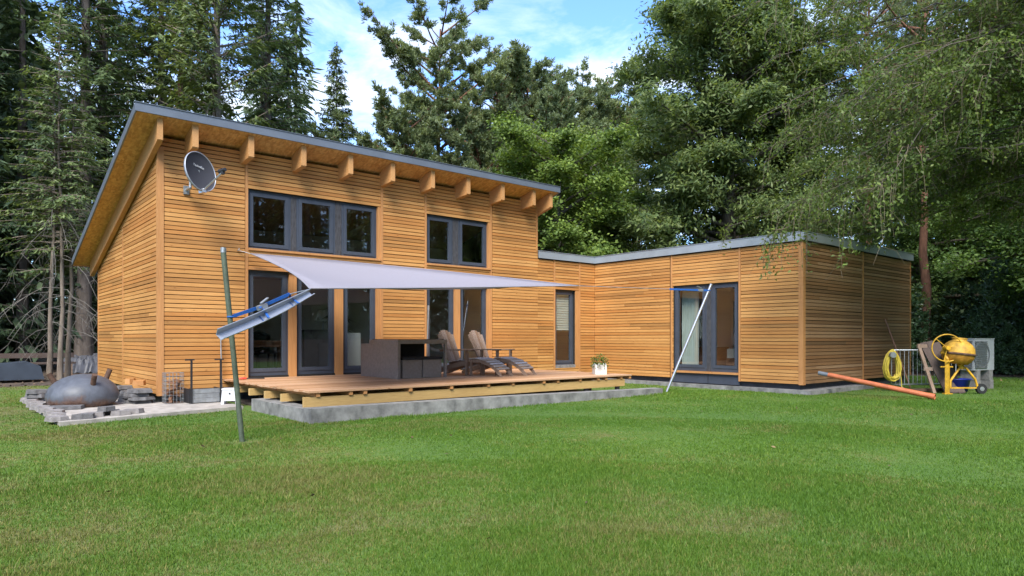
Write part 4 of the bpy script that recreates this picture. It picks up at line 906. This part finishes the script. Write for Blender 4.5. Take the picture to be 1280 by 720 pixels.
def bush(seed, rx, ry, h, n=1700, LL=.15, LW=.05):
    rng = np.random.default_rng(seed); cr = Crown(); u = rnd3(rng, n); u[:,2] = np.abs(u[:,2]); ph = rng.uniform(0,6.28,4); az = np.arctan2(u[:,1],u[:,0])
    r = (.86+.1*np.sin(5*az+ph[0])+.09*np.sin(9*u[:,2]+3*az+ph[1]))*(1-.42*rng.uniform(0,1,n)**2); C = u*r[:,None]*np.array([rx,ry,h]); C[:,2] += .1
    D = np.repeat(u,9,0)*.6+rnd3(rng,n*9); Cn = np.repeat(C,9,0)+D*.09; cr.put(Cn, D, np.repeat(u,9,0)+rng.normal(0,.35,(n*9,3)), LL*rng.uniform(.7,1.2,n*9), LW)
    woods = []
    for k in range(14):
        e = C[k*7]*.85; woods.append((np.array([[rng.normal(0,.15),rng.normal(0,.15),-.1], e*.5+[0,0,.2], e]), np.array([.05,.03,.012])))
    return cr, woods

# --- left wood: spruces
sp_a = spruce(1, 24, .26, 3.3, .06, .52, 1.0, .24); sp_b = spruce(2, 27, .30, 3.0, .16, .55, 1.0, .24, dead_z=(1.0,5,26)); sp_c = spruce(3, 20, .2, 2.6, .04, .48, 1.05, .22)
def place(proto, spots, name, lm, wm, labels, group, cat='tree'):
    base = None
    for (x, y, rz, s), lb in zip(spots, labels):
        if base is None:
            base = tree_obj(name, lb, cat, (x,y,0), proto[0], proto[1], lm, wm, group, rz, s, proto[2] if len(proto) > 2 and proto[2] else None); o = base
        else:
            o = copy_tree(base); o.location = (x,y,0); o.rotation_euler = (0,0,rz); o.scale = (s,s,s); o['label'] = lb
place(sp_a, [(-4.2,27.5,0,1.0),(.2,31.5,1.3,1.08),(5.6,35.5,2.2,1.1),(9.6,38,4,1.0),(14.8,41,5,1.0)], 'spruce_tree', l_spruce, b_spruce,
    ['dark spruce with sweeping boughs at the far left edge of the wood','dark spruce just left of the three thin spruce stems','dark spruce rising behind the left corner of the big roof','dark spruce beside the tall pale trunk, on its left','dark spruce behind the roof to the right of the tall pale trunk'], 'dark spruces of the left wood')
place(sp_b, [(4.3,31.5,0,1.0),(-2.2,35,2,1.0),(2.2,38,3,1.05),(7.6,33.6,5,.95),(11.75,32.0,1,.98)], 'spruce_tree', l_spruceb, b_spruce,
    ['spruce with bare lower trunk seen just left of the gable wall','spruce with dead lower branches deep in the left corner of the wood','tall spruce standing right behind the three thin spruce stems','green spruce peeping over the front left roof corner','green spruce over the roof just right of the tall pale trunk'], 'bare-trunked spruces of the left wood')
# trio of thin stems with dead drooping twigs
for k, (x, y, h, s_) in enumerate(((2.52,25.2,9.6,11),(2.78,25.0,11.5,12),(3.02,25.4,10.2,13))):
    c_, w_, d_ = spruce(s_, h, .075, 1.75, .36, .42, 1.1, .17, .42, (1.4,6.0,18), 5)
    tree_obj('young_spruce', ('left one of the three thin spruce stems behind the fire bowl','thickest, middle one of the three thin spruce stems behind the fire bowl','right one of the three thin spruce stems behind the fire bowl')[k], 'tree', (x,y,0), c_, w_, l_spruceb, b_pale, 'three thin spruces behind the fire bowl', 0, 1, d_)
# tall pale trunk
c_, w_, d_ = spruce(21, 25, .27, 3.7, .36, .55, 1.0, .26, .18, (7.5,12,14), 6, .30)
tree_obj('tall_spruce', 'tall spruce with pale bare trunk rising behind the big roof', 'tree', (8.75,29.2,0), c_, w_, l_spruceb, b_pale, None, .6, 1, d_)
c_, w_ = pine(22, 24, .24, 3.0, .5, 40)
tree_obj('pine_tree', 'pine with reddish trunk left of the tall pale spruce trunk', 'tree', (8.1,33.5,0), c_, w_, l_pine, b_pine)
c_, w_, d_ = spruce(23, 20.3, .2, 3.0, .1, .38, 1.7, .26)
tree_obj('spruce_tree', 'narrow pointed spruce standing alone against the sky behind the roof', 'tree', (19.6,41,0), c_, w_, l_spruce, b_spruce)
# --- Scots pines against the sky
c_, w_ = pine(31, 19.6, .26, 4.2, .32, 66, 0, 24, .25, .06)
tree_obj('pine_tree', 'tallest Scots pine against the sky with flat spreading crown', 'tree', (22.2,33.6,0), c_, w_, l_pine, b_pine)
c_, w_ = pine(32, 17.0, .25, 3.6, .36, 58, .01, 24, .25, .06)
tree_obj('pine_tree', 'Scots pine with red forked limbs right of the tallest pine', 'tree', (25.9,32.2,0), c_, w_, l_pine, b_pine)
pn = pine(33, 18, .22, 3.8, .2, 86, 0, 22, .27, .065); pn2 = pine(34, 15, .2, 3.5, .1, 84, 0, 22, .27, .065)
place(pn, [(28.8,32.5,0,1.0),(33.5,35.5,2,1.06),(37.5,35.8,4,1.1),(42,35.5,3,1.12)], 'pine_tree', l_pine, b_pine, ['bushy pine right of the red-limbed Scots pine','round bushy pine in the middle of the distant row','bushy pine in the distant row, second from the chestnut','bushy pine at the end of the distant row, half behind the chestnut'], 'bushy pines behind the low roof')
place(pn2, [(19.6,33.0,0,.92),(23.6,30.5,2,.88),(26.9,28.5,4,.86),(31.5,30,1,.95),(16.4,37.5,3,.8)], 'pine_tree', l_pine, b_pine, ['low bushy pine under the crown of the tallest Scots pine, on its left','low bushy pine right under the tallest Scots pine','low bushy pine under the red-limbed Scots pine','low bushy pine behind the bright green maple','low bushy pine between the lone pointed spruce and the roof'], 'low bushy pines along the big roof')
# --- broadleaved trees
c_, w_ = broadleaf(41, 10.6, .2, 3.4, .12, 44, 12, 10, 12, .15, .11, .35, .24)
tree_obj('maple_tree', 'bright green maple right behind the low end of the big roof', 'tree', (20.2,20.6,0), c_, w_, l_maple, b_broad)
c_, w_ = broadleaf(42, 8.5, .18, 3.0, .12, 32, 10, 9, 10, .15, .11, .35, .24)
tree_obj('maple_tree', 'smaller bright green maple above the low flat roof', 'tree', (24.6,22.3,0), c_, w_, l_maple, b_broad)
c_, w_ = broadleaf(43, 19.5, .42, 6.2, .12, 84, 15, 11, 13, .26, .085, .5, .27, .42)
tree_obj('chestnut_tree', 'huge sweet chestnut with long leaves towering behind the wing', 'tree', (27.1,16.8,0), c_, w_, l_chest, b_broad)
c_, w_ = broadleaf(44, 16, .3, 5.4, .08, 60, 13, 10, 12, .22, .09, .4, .27)
tree_obj('broadleaf_tree', 'dark leafy tree behind the wing, right of the chestnut', 'tree', (33.5,18.2,0), c_, w_, l_chest, b_broad)
c_, w_ = broadleaf(45, 12, .2, 4.2, .08, 36, 10, 9, 10, .16, .09, .3, .26)
tree_obj('broadleaf_tree', 'dark leafy tree low between the maple and the chestnut', 'tree', (26.0,24.2,0), c_, w_, l_chest, b_broad)
# pine trunks on the right
for k, (x, y, h, lb) in enumerate(((32.3,13.2,19,'pine with straight red-brown trunk rising behind the wing roof'),(31.6,10.4,18,'pine with pale brown trunk beside the far corner of the wing'),(38,15.6,20,'pine with dull trunk in the gap right of the wing roof'),(38.5,8,20,'pine with dull trunk high at the right edge of the wood'))):
    c_, w_ = pine(50+k, h, .22, 3.2, .5, 34); tree_obj('pine_tree', lb, 'tree', (x,y,0), c_, w_, l_pine, b_pine, 'pines on the right')
# beech with layered boughs
c_, w_ = broadleaf(61, 12, .16, 5.2, .24, 46, 15, 10, 11, .13, .08, .1, .24, .4, .16)
tree_obj('beech_tree', 'young beech with bright layered boughs above the dark shrubs', 'tree', (27.0,4.4,0), c_, w_, l_beech, b_broad)
c_, w_ = broadleaf(62, 16, .25, 6.0, .26, 52, 14, 10, 11, .15, .09, .2, .26, .4, .3)
tree_obj('beech_tree', 'tall beech filling the upper right edge of the photo', 'tree', (27.5,.9,0), c_, w_, l_beech, b_broad)
c_, w_ = broadleaf(63, 13, .2, 5.0, .2, 44, 13, 10, 11, .15, .09, .2, .26, .4, .3)
tree_obj('beech_tree', 'leafy beech between the pine trunks behind the far wing corner', 'tree', (36.5,12.2,0), c_, w_, l_beech, b_broad)
# hornbeam with hanging bare twigs, trunk outside the frame
def overhang():
    rng = np.random.default_rng(71); h = 12; P, rad = trunk_path(rng, h, .24, 0, .2); woods = [(P, rad)]; cr = Crown(); tw = []
    d0 = math.atan2(.70,-.70)
    for k in range(92):
        z = rng.uniform(4.0, 10.5); a = d0+rng.normal(0,.50); L = rng.uniform(3.0,7.3)*(1 if k < 84 else .6); sprig = k < 3
        if sprig: a = math.atan2(4.3+.35*k,-5.8+.3*k); L = 7.1-.35*k; z = 7.4+.3*k
        b0 = along(P, z); s = np.linspace(0,1,9)
        dz = (3.75-z)*s**1.6 if sprig else L*(rng.uniform(.05,.35)*s-rng.uniform(.34,.50)*s**2.2); Q = np.column_stack([b0[0]+np.cos(a+.25*s*rng.uniform(-1,1))*L*s, b0[1]+np.sin(a+.25*s*rng.uniform(-1,1))*L*s, b0[2]+dz])+rng.normal(0,.13,(9,3))*s[:,None]; Q[:,2] = np.maximum(Q[:,2], 3.5 if k < 3 else 4.15+.25*np.sin(s*9+k))
        woods.append((Q, np.linspace(.010+.0035*L,.004,9)))
        for j in range(int(9+L*2.2)):
            t_ = rng.uniform(.25,1.0) if k >= 3 or j % 2 else rng.uniform(.8,1.0); q = np.array([np.interp(t_, s, Q[:,i]) for i in range(3)]); a2 = a+rng.uniform(-1.5,1.5); l2 = rng.uniform(.35,1.5); fall = rng.uniform(.4,1.25); l2 *= 1 if q[2] > 5.2 else .5; l2, fall = (rng.uniform(.8,1.7), 1.15) if k < 3 and t_ > .78 else (l2, fall)
            u = np.linspace(0,1,5); T = np.column_stack([q[0]+math.cos(a2)*l2*u*(1-.5*fall*u), q[1]+math.sin(a2)*l2*u*(1-.5*fall*u), q[2]+l2*(.12*u-fall*.8*u**2)])+rng.normal(0,.035,(5,3))*u[:,None]
            tw.append((T, np.linspace(.0068,.0026,5)))
            for b in range(rng.integers(1,4)):
                i = rng.integers(1,5); e = T[i]+np.array([rng.normal(0,.22),rng.normal(0,.22),-rng.uniform(.05,.5)]); tw.append((np.array([T[i],(T[i]+e)/2+rng.normal(0,.03,3),e]), np.array([.0036,.0028,.0016])))
            if rng.random() < .97:
                m = rng.integers(30,66); uu = rng.uniform(.3,1.05,m); C = np.column_stack([np.interp(uu,u,T[:,i]) for i in range(3)])+rng.normal(0,.085,(m,3)); dd_ = T[-1]-T[0]
                D = dd_/np.linalg.norm(dd_)*.8+rng.normal(0,.6,(m,3)); cr.put(C, D, np.array([0,0,1.])+rng.normal(0,.5,(m,3)), rng.uniform(.06,.11,m), rng.uniform(.032,.056,m))
    return cr, woods, tw
c_, w_, tw_ = overhang()
t = thing('hornbeam_tree', 'overhanging tree with drooping bare twigs before the wing corner', 'tree', (18.4,2.3,0), world=False)
np_mesh('trunk', *tubes_np(w_, 6), b_broad, t, True); np_mesh('bare_twigs', *tubes_np(tw_, 3), b_twig, t, True); np_mesh('crown', *c_.make(), l_horn, t)
# rhododendrons
rb = bush(81, 2.6, 2.3, 4.1, 2800); rb2 = bush(82, 2.0, 1.9, 2.4, 1500)
place(rb, [(27.6,10.9,0,1.0),(31.0,7.4,1.2,1.1),(34.2,3.2,2.5,1.15)], 'rhododendron', l_rhodo, b_broad, ['big dark rhododendron next to the far corner of the wing','big dark rhododendron behind the heat pump','big dark rhododendron at the right edge of the photo'], 'big rhododendrons on the right', 'shrub')
place(rb2, [(29.3,7.2,0,.8),(31.9,4.3,1.2,.85)], 'rhododendron', l_rhodo, b_broad, ['lower rhododendron in front, just right of the heat pump','lower rhododendron in front at the right edge'], 'lower rhododendrons on the right', 'shrub')
# --- the wood all round, one mass
def far_wood():
    rng = np.random.default_rng(91); cr = Crown(); woods = []; spots = []
    def ok(x, y): return True
    for k in range(150):   # behind the house, left to right
        a = rng.uniform(R(-25), R(125)); d = rng.uniform(44, 78); x, y = d*math.cos(a), d*math.sin(a); px_ = math.degrees(a)-49.8
        hmax = 25 if px_ > 17 or px_ < -19 else 13.
        if px_ < -19: pass
        spots.append((x, y, hmax*rng.uniform(.75,1.0)))
    for k in range(26): a = rng.uniform(R(84),R(125)); d = rng.uniform(32,46); spots.append((d*math.cos(a), d*math.sin(a), rng.uniform(17,25)))
    for k in range(44): a = rng.uniform(R(-14),R(22)); d = rng.uniform(37,52); spots.append((d*math.cos(a), d*math.sin(a), rng.uniform(13,22)))
    for k in range(95): a = rng.uniform(R(-112),R(-10)); d = rng.uniform(24,44); spots.append((d*math.cos(a), d*math.sin(a), rng.uniform(17,26)))
    for k in range(16): a = rng.uniform(R(135),R(190)); d = rng.uniform(18,40); spots.append((d*math.cos(a), d*math.sin(a), rng.uniform(14,20)))
    for x, y, h in spots:
        n = 1500; f = rng.uniform(0,1,n)**1.25; f0 = .06; z = h*(f0+(1-f0)*f); Rr = (h*.14+.7)*(1-f)**.75+.2; a = rng.uniform(0,6.283,n); r = Rr*np.sqrt(rng.uniform(.05,1,n))*(1+.2*np.sin(4*a+x))
        C = np.column_stack([x+np.cos(a)*r, y+np.sin(a)*r, z-.22*r]); D = np.column_stack([np.cos(a),np.sin(a),np.full(n,-.45)])+rng.normal(0,.3,(n,3))
        cr.put(C, D, np.array([0,0,1.])+rng.normal(0,.45,(n,3)), rng.uniform(.5,1.1,n), rng.uniform(.14,.3,n)); woods.append((np.array([[x,y,-.2],[x,y,h*.5],[x,y,h]]), np.array([.25,.16,.03])))
    V, F = cr.make(0); V2, F2 = tubes_np(woods, 5); o = np_mesh('far_wood', np.concatenate([V,V2]), np.concatenate([F,F2+len(V)]), l_far)
    o.data.materials.append(b_spruce); mi = np.zeros(len(F)+len(F2), np.int32); mi[len(F):] = 1; o.data.polygons.foreach_set('material_index', mi); tag(o, 'dense dark wood closing the view all round the garden', 'wood', kind='stuff')
far_wood()
# things in the shade at the left
t = thing('woodpile', 'woodpile under a blue grey tarp in the shade of the left wood', 'woodpile', (1.4,24.6,0))
mb = MB(); rng = random.Random(2)
for k in range(18):
    x = .4+.2*(k % 9)+rng.uniform(-.03,.03); z = .1+.19*(k//9); mb.tube([(x,24.2,z),(x+rng.uniform(-.03,.03),25.1,z)], .09, 8)
mb.build('logs', b_spruce, t)
mb = MB(); mb.prism([(.3,.06),(2.3,.06),(2.2,.45),(1.9,.58),(1.2,.52),(.8,.60),(.4,.42)], 'y', 24.05, 25.2); mb.build('tarp', m_tarp, t)
t = thing('woodpile', 'heap under a crumpled pale tarp beside the spruce trunk left of the gable', 'woodpile', (4.2,29.4,0))
mb = MB(); n = 26; m_ = 14; rng = random.Random(6); hh = {}
for i in range(n+1):
    for j in range(m_+1):
        u, v = i/n, j/m_; z = 1.0*(math.sin(math.pi*u)*math.sin(math.pi*v))**.45*(.8+.2*math.sin(6*u+2))+rng.uniform(-.06,.06); mb.v.append((3.3+1.9*u, 29.0+1.4*v, max(-.05, z))); hh[i,j] = len(mb.v)-1
for i in range(n):
    for j in range(m_): mb.f.append((hh[i,j],hh[i+1,j],hh[i+1,j+1],hh[i,j+1])); mb.s.append(False)
mb.build('tarp', m_tarpl, t)
t = thing('wooden_bench', 'old wooden bench in the shade between the two covered woodpiles', 'bench', (2.2,26.7,0))
mb = MB(); mb.box(.9,3.4,26.5,26.9,.42,.48); mb.build('seat', m_oldboard, t); mb = MB(); mb.box(.9,3.4,26.95,26.99,.62,.78); mb.build('backrest', m_oldboard, t)
for x in (1.0,3.2): mb = MB(); mb.box(x,x+.1,26.5,26.98,0,.419); mb.build('leg', m_grey, t)

# ------------------------------------------------------------------ ground, lawn, grass
def dry(m, blades):
    """where the turf itself is dry, thin or lush"""
    n1 = m.noise(.55, 4, .6); n2 = m.noise(2.6, 4, .6); n3 = m.noise(.16, 2, .5)
    a = m.n('ShaderNodeMath', operation='MULTIPLY_ADD'); m.l(n2, a.inputs[0]); a.inputs[1].default_value = .55; m.l(n1, a.inputs[2])
    # drier towards the paving at the left
    g = m.n('ShaderNodeSeparateXYZ'); m.l(m.n('ShaderNodeTexCoord').outputs['Object'], g.inputs[0])
    mr = m.n('ShaderNodeMapRange'); mr.inputs[1].default_value = 7.; mr.inputs[2].default_value = 1.5; mr.inputs[3].default_value = 0; mr.inputs[4].default_value = .17; m.l(g.outputs[0], mr.inputs[0])
    b = m.n('ShaderNodeMath', operation='ADD'); m.l(a.outputs[0], b.inputs[0]); m.l(mr.outputs[0], b.inputs[1]); i = m.n('ShaderNodeMath', operation='MULTIPLY_ADD'); n4 = m.noise(16, 3, .7); ad2 = m.n('ShaderNodeMath', operation='ADD'); m.l(n4, ad2.inputs[0])
    if blades: m.l(m.island(), ad2.inputs[1])
    else: ad2.inputs[1].default_value = .5
    m.l(ad2.outputs[0], i.inputs[0]); i.inputs[1].default_value = .34; s_ = m.n('ShaderNodeMath', operation='SUBTRACT'); m.l(b.outputs[0], s_.inputs[0]); s_.inputs[1].default_value = .34; m.l(s_.outputs[0], i.inputs[2]); return i.outputs[0], n3
def make_lawn(blades):
    m = NT('grass_blades' if blades else 'lawn_turf'); d, n3 = dry(m, blades); k = 1.0 if blades else .8
    a = m.ramp(d, [(.64, sc((.096,.192,.022),k)), (.92, sc((.128,.212,.030),k)), (1.16, sc((.152,.208,.040),k)), (1.40, sc((.20,.20,.065),k))])
    a = m.mix(a, m.ramp(n3, [(.35,(.8,.9,.85)), (.65,(1.12,1.08,1.0))]), .8, 'MULTIPLY')
    if blades:
        i = m.island(); a = m.mix(a, m.ramp(i, [(0,(.72,.76,.68)), (.6,(1,1,1)), (.93,(1.2,1.16,1.05)), (1,(1.7,1.45,1.25))]), .85, 'MULTIPLY')
        b = m.n('ShaderNodeBsdfPrincipled', Roughness=.55); b.inputs['Specular IOR Level'].default_value = .25; t = m.n('ShaderNodeBsdfTranslucent'); m.l(a, b.inputs['Base Color']); m.l(a, t.inputs[0])
        mx = m.n('ShaderNodeMixShader'); mx.inputs[0].default_value = .3; m.l(b.outputs[0], mx.inputs[1]); m.l(t.outputs[0], mx.inputs[2]); m.l(mx.outputs[0], m.out.inputs[0])
    else:
        f = m.noise(45, 4, .7); a = m.mix(a, m.ramp(f, [(.3,(.5,.5,.45)), (.7,(1.2,1.2,1.15))]), .8, 'MULTIPLY'); m.bsdf(a, .9, bump=f, bstr=.6, bdist=.02)
    return m.m
def make_floor():
    m = NT('forest_litter'); n1 = m.noise(1.2, 5, .65); n2 = m.noise(14, 4, .7)
    a = m.ramp(n1, [(.3,(.045,.034,.025)), (.55,(.10,.07,.048)), (.75,(.13,.095,.06))]); a = m.mix(a, m.ramp(n2, [(.3,(.5,.5,.5)), (.7,(1.35,1.3,1.25))]), .9, 'MULTIPLY'); m.bsdf(a, .95, bump=n2, bstr=.8, bdist=.05); return m.m
mb = MB(); mb.add([(-160,-160,-.02),(200,-160,-.02),(200,200,-.02),(-160,200,-.02)], [(0,1,2,3)]); g_ = mb.build('ground', make_floor()); tag(g_, kind='structure')
# lawn outline, wavy
def in_lawn_edge(y): return 0
rng = random.Random(12); ring = [(-14,-8),(26,-8)]
ring += [(30+.4*math.sin(k*1.7), -6+k*1.6) for k in range(6)]
ring += [(27.6,5.0),(26.4,6.6),(25.2,8.6),(23.2,10.4),(22.2,12.8),(22.2,21.5)]
ring += [(22-k*1.0, 21.6+.35*math.sin(k*1.3)+rng.uniform(-.2,.2)-(0 if k < 17 else (k-17)*.04)) for k in range(1, 31)]
ring += [(-11,18),(-14,10)]
mb = MB(); mb.add([(x,y,0) for x,y in ring], [tuple(range(len(ring)))]); g_ = mb.build('lawn', make_lawn(False)); tag(g_, kind='structure')
def grass():
    rng = np.random.default_rng(5); yaw = R(49.82); pts = []
    for r0, r1, n in ((2.6,4.5,75000),(4.5,7,85000),(7,11,90000),(11,17,75000),(17,26,50000)):
        r = np.sqrt(rng.uniform(r0*r0, r1*r1, n)); a = yaw+rng.uniform(R(-47), R(47), n); pts.append(np.column_stack([r*np.cos(a), r*np.sin(a), r]))
    p = np.concatenate(pts); x, y, r = p.T
    def poly_in(x, y, poly):
        c = np.zeros(len(x), bool); n = len(poly)
        for i in range(n):
            (x0,y0),(x1,y1) = poly[i], poly[i-1]
            with np.errstate(divide='ignore', invalid='ignore'): c ^= ((y0 > y) != (y1 > y)) & (x < (x1-x0)*(y-y0)/(y1-y0+1e-12)+x0)
        return c
    keep = poly_in(x, y, ring) & ~((x > 4.1)&(x < 12.56)&(y > 9.44)&(y < 14.2)) & ~((x > XA-.05)&(x < XR)&(y > Y0-.02)) & ~((x > X1-.37)&(x < 18.05)&(y > YW-.37)) & ~((x > 18)&(x < XR)&(y > YW)) & ~poly_in(x, y, pts_path)
    keep &= ~((np.hypot(x-2.82, y-8.40) < .22) & (rng.uniform(0,1,len(x)) < .8))
    x, y, r = x[keep], y[keep], r[keep]; n = len(x); m = 3
    x = np.repeat(x, m)+rng.normal(0,.012,n*m)*(1+np.repeat(r,m)*.12); y = np.repeat(y, m)+rng.normal(0,.012,n*m)*(1+np.repeat(r,m)*.12); r = np.repeat(r, m); N = n*m
    patch = .75+.35*np.sin(x*1.3+np.sin(y*.9)*1.5)*np.sin(y*1.1+1.7*np.sin(x*.7)); h = rng.uniform(.016,.042,N)*patch*np.where((x > 3.95)&(x < 12.7)&(y > 9.2)&(y < 9.6), 1.7, 1.); w = (.0022+.00085*r)*rng.uniform(.7,1.3,N); a = rng.uniform(0,6.283,N); ln = rng.uniform(.1,.9,N)*h
    b = np.column_stack([x,y,np.full(N,-.003)]); dx = np.column_stack([np.cos(a),np.sin(a),np.zeros(N)])*w[:,None]/2; la = rng.uniform(0,6.283,N); tip = b+np.column_stack([np.cos(la)*ln, np.sin(la)*ln, h])
    tall = rng.random(N) < .035; tip[tall,2] *= 1.8
    V = np.stack([b-dx, b+dx, tip], 1).reshape(-1,3); F = np.arange(3*N).reshape(-1,3); o = np_mesh('grass', V, F, make_lawn(True)); tag(o, 'short mown lawn grass with dry patches', 'grass', kind='stuff')
pts_path = [(1.28,11.55),(2.0,11.72),(3.0,11.98),(4.08,12.22),(4.08,13.8),(3.25,13.86),(3.02,14.2),(3.02,16.7),(1.2,16.7)]
grass()
def litter():
    rng = np.random.default_rng(15); n = 9000; a = rng.uniform(R(-5), R(105), n); d = rng.uniform(14, 34, n); x, y = d*np.cos(a), d*np.sin(a)
    k = ((y > 21.3) | ((x > 22.6)&(y > 5.5))) ; x, y = x[k], y[k]; n = len(x); C = np.column_stack([x,y,rng.uniform(-.015,.015,n)])
    D = rng.normal(0,1,(n,3))*np.array([1,1,.25]); V, F = cards(C, D, np.array([0,0,1.])+rng.normal(0,.4,(n,3)), rng.uniform(.06,.14,n), rng.uniform(.03,.07,n)); m = NT('dry_leaves'); m.bsdf(m.ramp(m.island(), [(0,(.06,.04,.025)), (.6,(.15,.09,.05)), (1,(.26,.17,.09))]), .9); o = np_mesh('leaf_litter', V, F, m.m); tag(o, 'brown fallen leaves under the trees', 'leaf litter', kind='stuff')
litter()
def stray():
    rng = np.random.default_rng(77); n = 130; r = np.sqrt(rng.uniform(16,500,n)); a = R(49.8)+rng.uniform(R(-40),R(40),n); C = np.column_stack([r*np.cos(a), r*np.sin(a), np.full(n,.028)]); k = (C[:,1] < 9.2) | ((C[:,0] > 12.8)&(C[:,0] < 14.5)&(C[:,1] < 13)); C = C[k]; n = len(C)
    V, F = cards(C, rng.normal(0,1,(n,3))*np.array([1,1,.2]), np.array([0,0,1.])+rng.normal(0,.4,(n,3)), rng.uniform(.03,.07,n), rng.uniform(.02,.04,n)); o = np_mesh('stray_leaves', V, F, bpy.data.materials['dry_leaves']); tag(o, 'a few small fallen leaves scattered over the lawn', 'leaf litter', kind='stuff')
stray()
# ------------------------------------------------------------------ sky, sun, camera
SUN_AZ, SUN_EL = math.atan2(-.68,-.73), R(47)
w = bpy.data.worlds.new('World'); S.world = w; w.use_nodes = True; nt = w.node_tree; nt.nodes.clear()
def wn(ty, **kw):
    x = nt.nodes.new(ty)
    for k, v in kw.items():
        if k in x.inputs: x.inputs[k].default_value = v
        else: setattr(x, k, v)
    return x
sky = wn('ShaderNodeTexSky', sky_type='NISHITA', sun_disc=False); sky.sun_elevation = SUN_EL; sky.sun_rotation = math.pi/2-SUN_AZ; sky.air_density = 1.0; sky.dust_density = .6; sky.ozone_density = 1.2
tc_ = wn('ShaderNodeTexCoord'); sx = wn('ShaderNodeSeparateXYZ'); nt.links.new(tc_.outputs['Generated'], sx.inputs[0])
mx_ = wn('ShaderNodeMath', operation='MAXIMUM'); nt.links.new(sx.outputs[2], mx_.inputs[0]); mx_.inputs[1].default_value = .06
dv = wn('ShaderNodeVectorMath', operation='DIVIDE'); cb = wn('ShaderNodeCombineXYZ'); [nt.links.new(mx_.outputs[0], cb.inputs[i]) for i in range(3)]
nt.links.new(tc_.outputs['Generated'], dv.inputs[0]); nt.links.new(cb.outputs[0], dv.inputs[1])
mpn = wn('ShaderNodeMapping'); mpn.inputs['Scale'].default_value = (.9,.9,0); mpn.inputs['Location'].default_value = (CLX,CLY,0) if 'CLX' in globals() else (1.3,.4,0); nt.links.new(dv.outputs[0], mpn.inputs[0])
nz = wn('ShaderNodeTexNoise', Scale=1.5, Detail=8, Roughness=.6, Distortion=.5); nt.links.new(mpn.outputs[0], nz.inputs['Vector'])
rp = wn('ShaderNodeValToRGB'); rp.color_ramp.elements[0].position = .40; rp.color_ramp.elements[1].position = .68; nt.links.new(nz.outputs['Fac'], rp.inputs[0])
mi_ = wn('ShaderNodeMix', data_type='RGBA'); nt.links.new(rp.outputs[0], mi_.inputs[0]); sm = wn('ShaderNodeMix', data_type='RGBA', blend_type='MULTIPLY'); sm.inputs[0].default_value = 1; sm.inputs[7].default_value = (.47,.63,.86,1); nt.links.new(sky.outputs[0], sm.inputs[6]); nt.links.new(sm.outputs[2], mi_.inputs[6]); mi_.inputs[7].default_value = (2.7,2.9,3.15,1)
bg = wn('ShaderNodeBackground', Strength=.135); nt.links.new(mi_.outputs[2], bg.inputs[0]); wo = wn('ShaderNodeOutputWorld'); nt.links.new(bg.outputs[0], wo.inputs[0])
sl = bpy.data.lights.new('sun', 'SUN'); sl.energy = 1.6; sl.angle = R(28); sl.color = (1,.95,.87); so_ = bpy.data.objects.new('sun', sl); col.objects.link(so_)
sd = Vector((math.cos(SUN_AZ)*math.cos(SUN_EL), math.sin(SUN_AZ)*math.cos(SUN_EL), math.sin(SUN_EL))); so_.rotation_euler = sd.to_track_quat('Z','Y').to_euler(); so_.location = sd*60
cam = bpy.data.cameras.new('camera'); cam.sensor_width = 36; cam.lens = 843.26/1280*36; cam.shift_y = 63/1280; cam.clip_end = 1000; cam.clip_start = .05
co = bpy.data.objects.new('camera', cam); col.objects.link(co); co.location = (0,0,1.26); co.rotation_euler = (R(90),0,R(49.82-90)); S.camera = co
S.view_settings.view_transform = 'Standard'; S.view_settings.look = 'None'; S.view_settings.exposure = 2.05; S.view_settings.gamma = 1
S.render.engine = 'CYCLES'; S.cycles.max_bounces = 7; S.cycles.diffuse_bounces = 4; S.cycles.glossy_bounces = 3; S.cycles.transparent_max_bounces = 12; S.cycles.transmission_bounces = 3; S.cycles.use_denoising = True; S.cycles.caustics_reflective = False; S.cycles.caustics_refractive = False
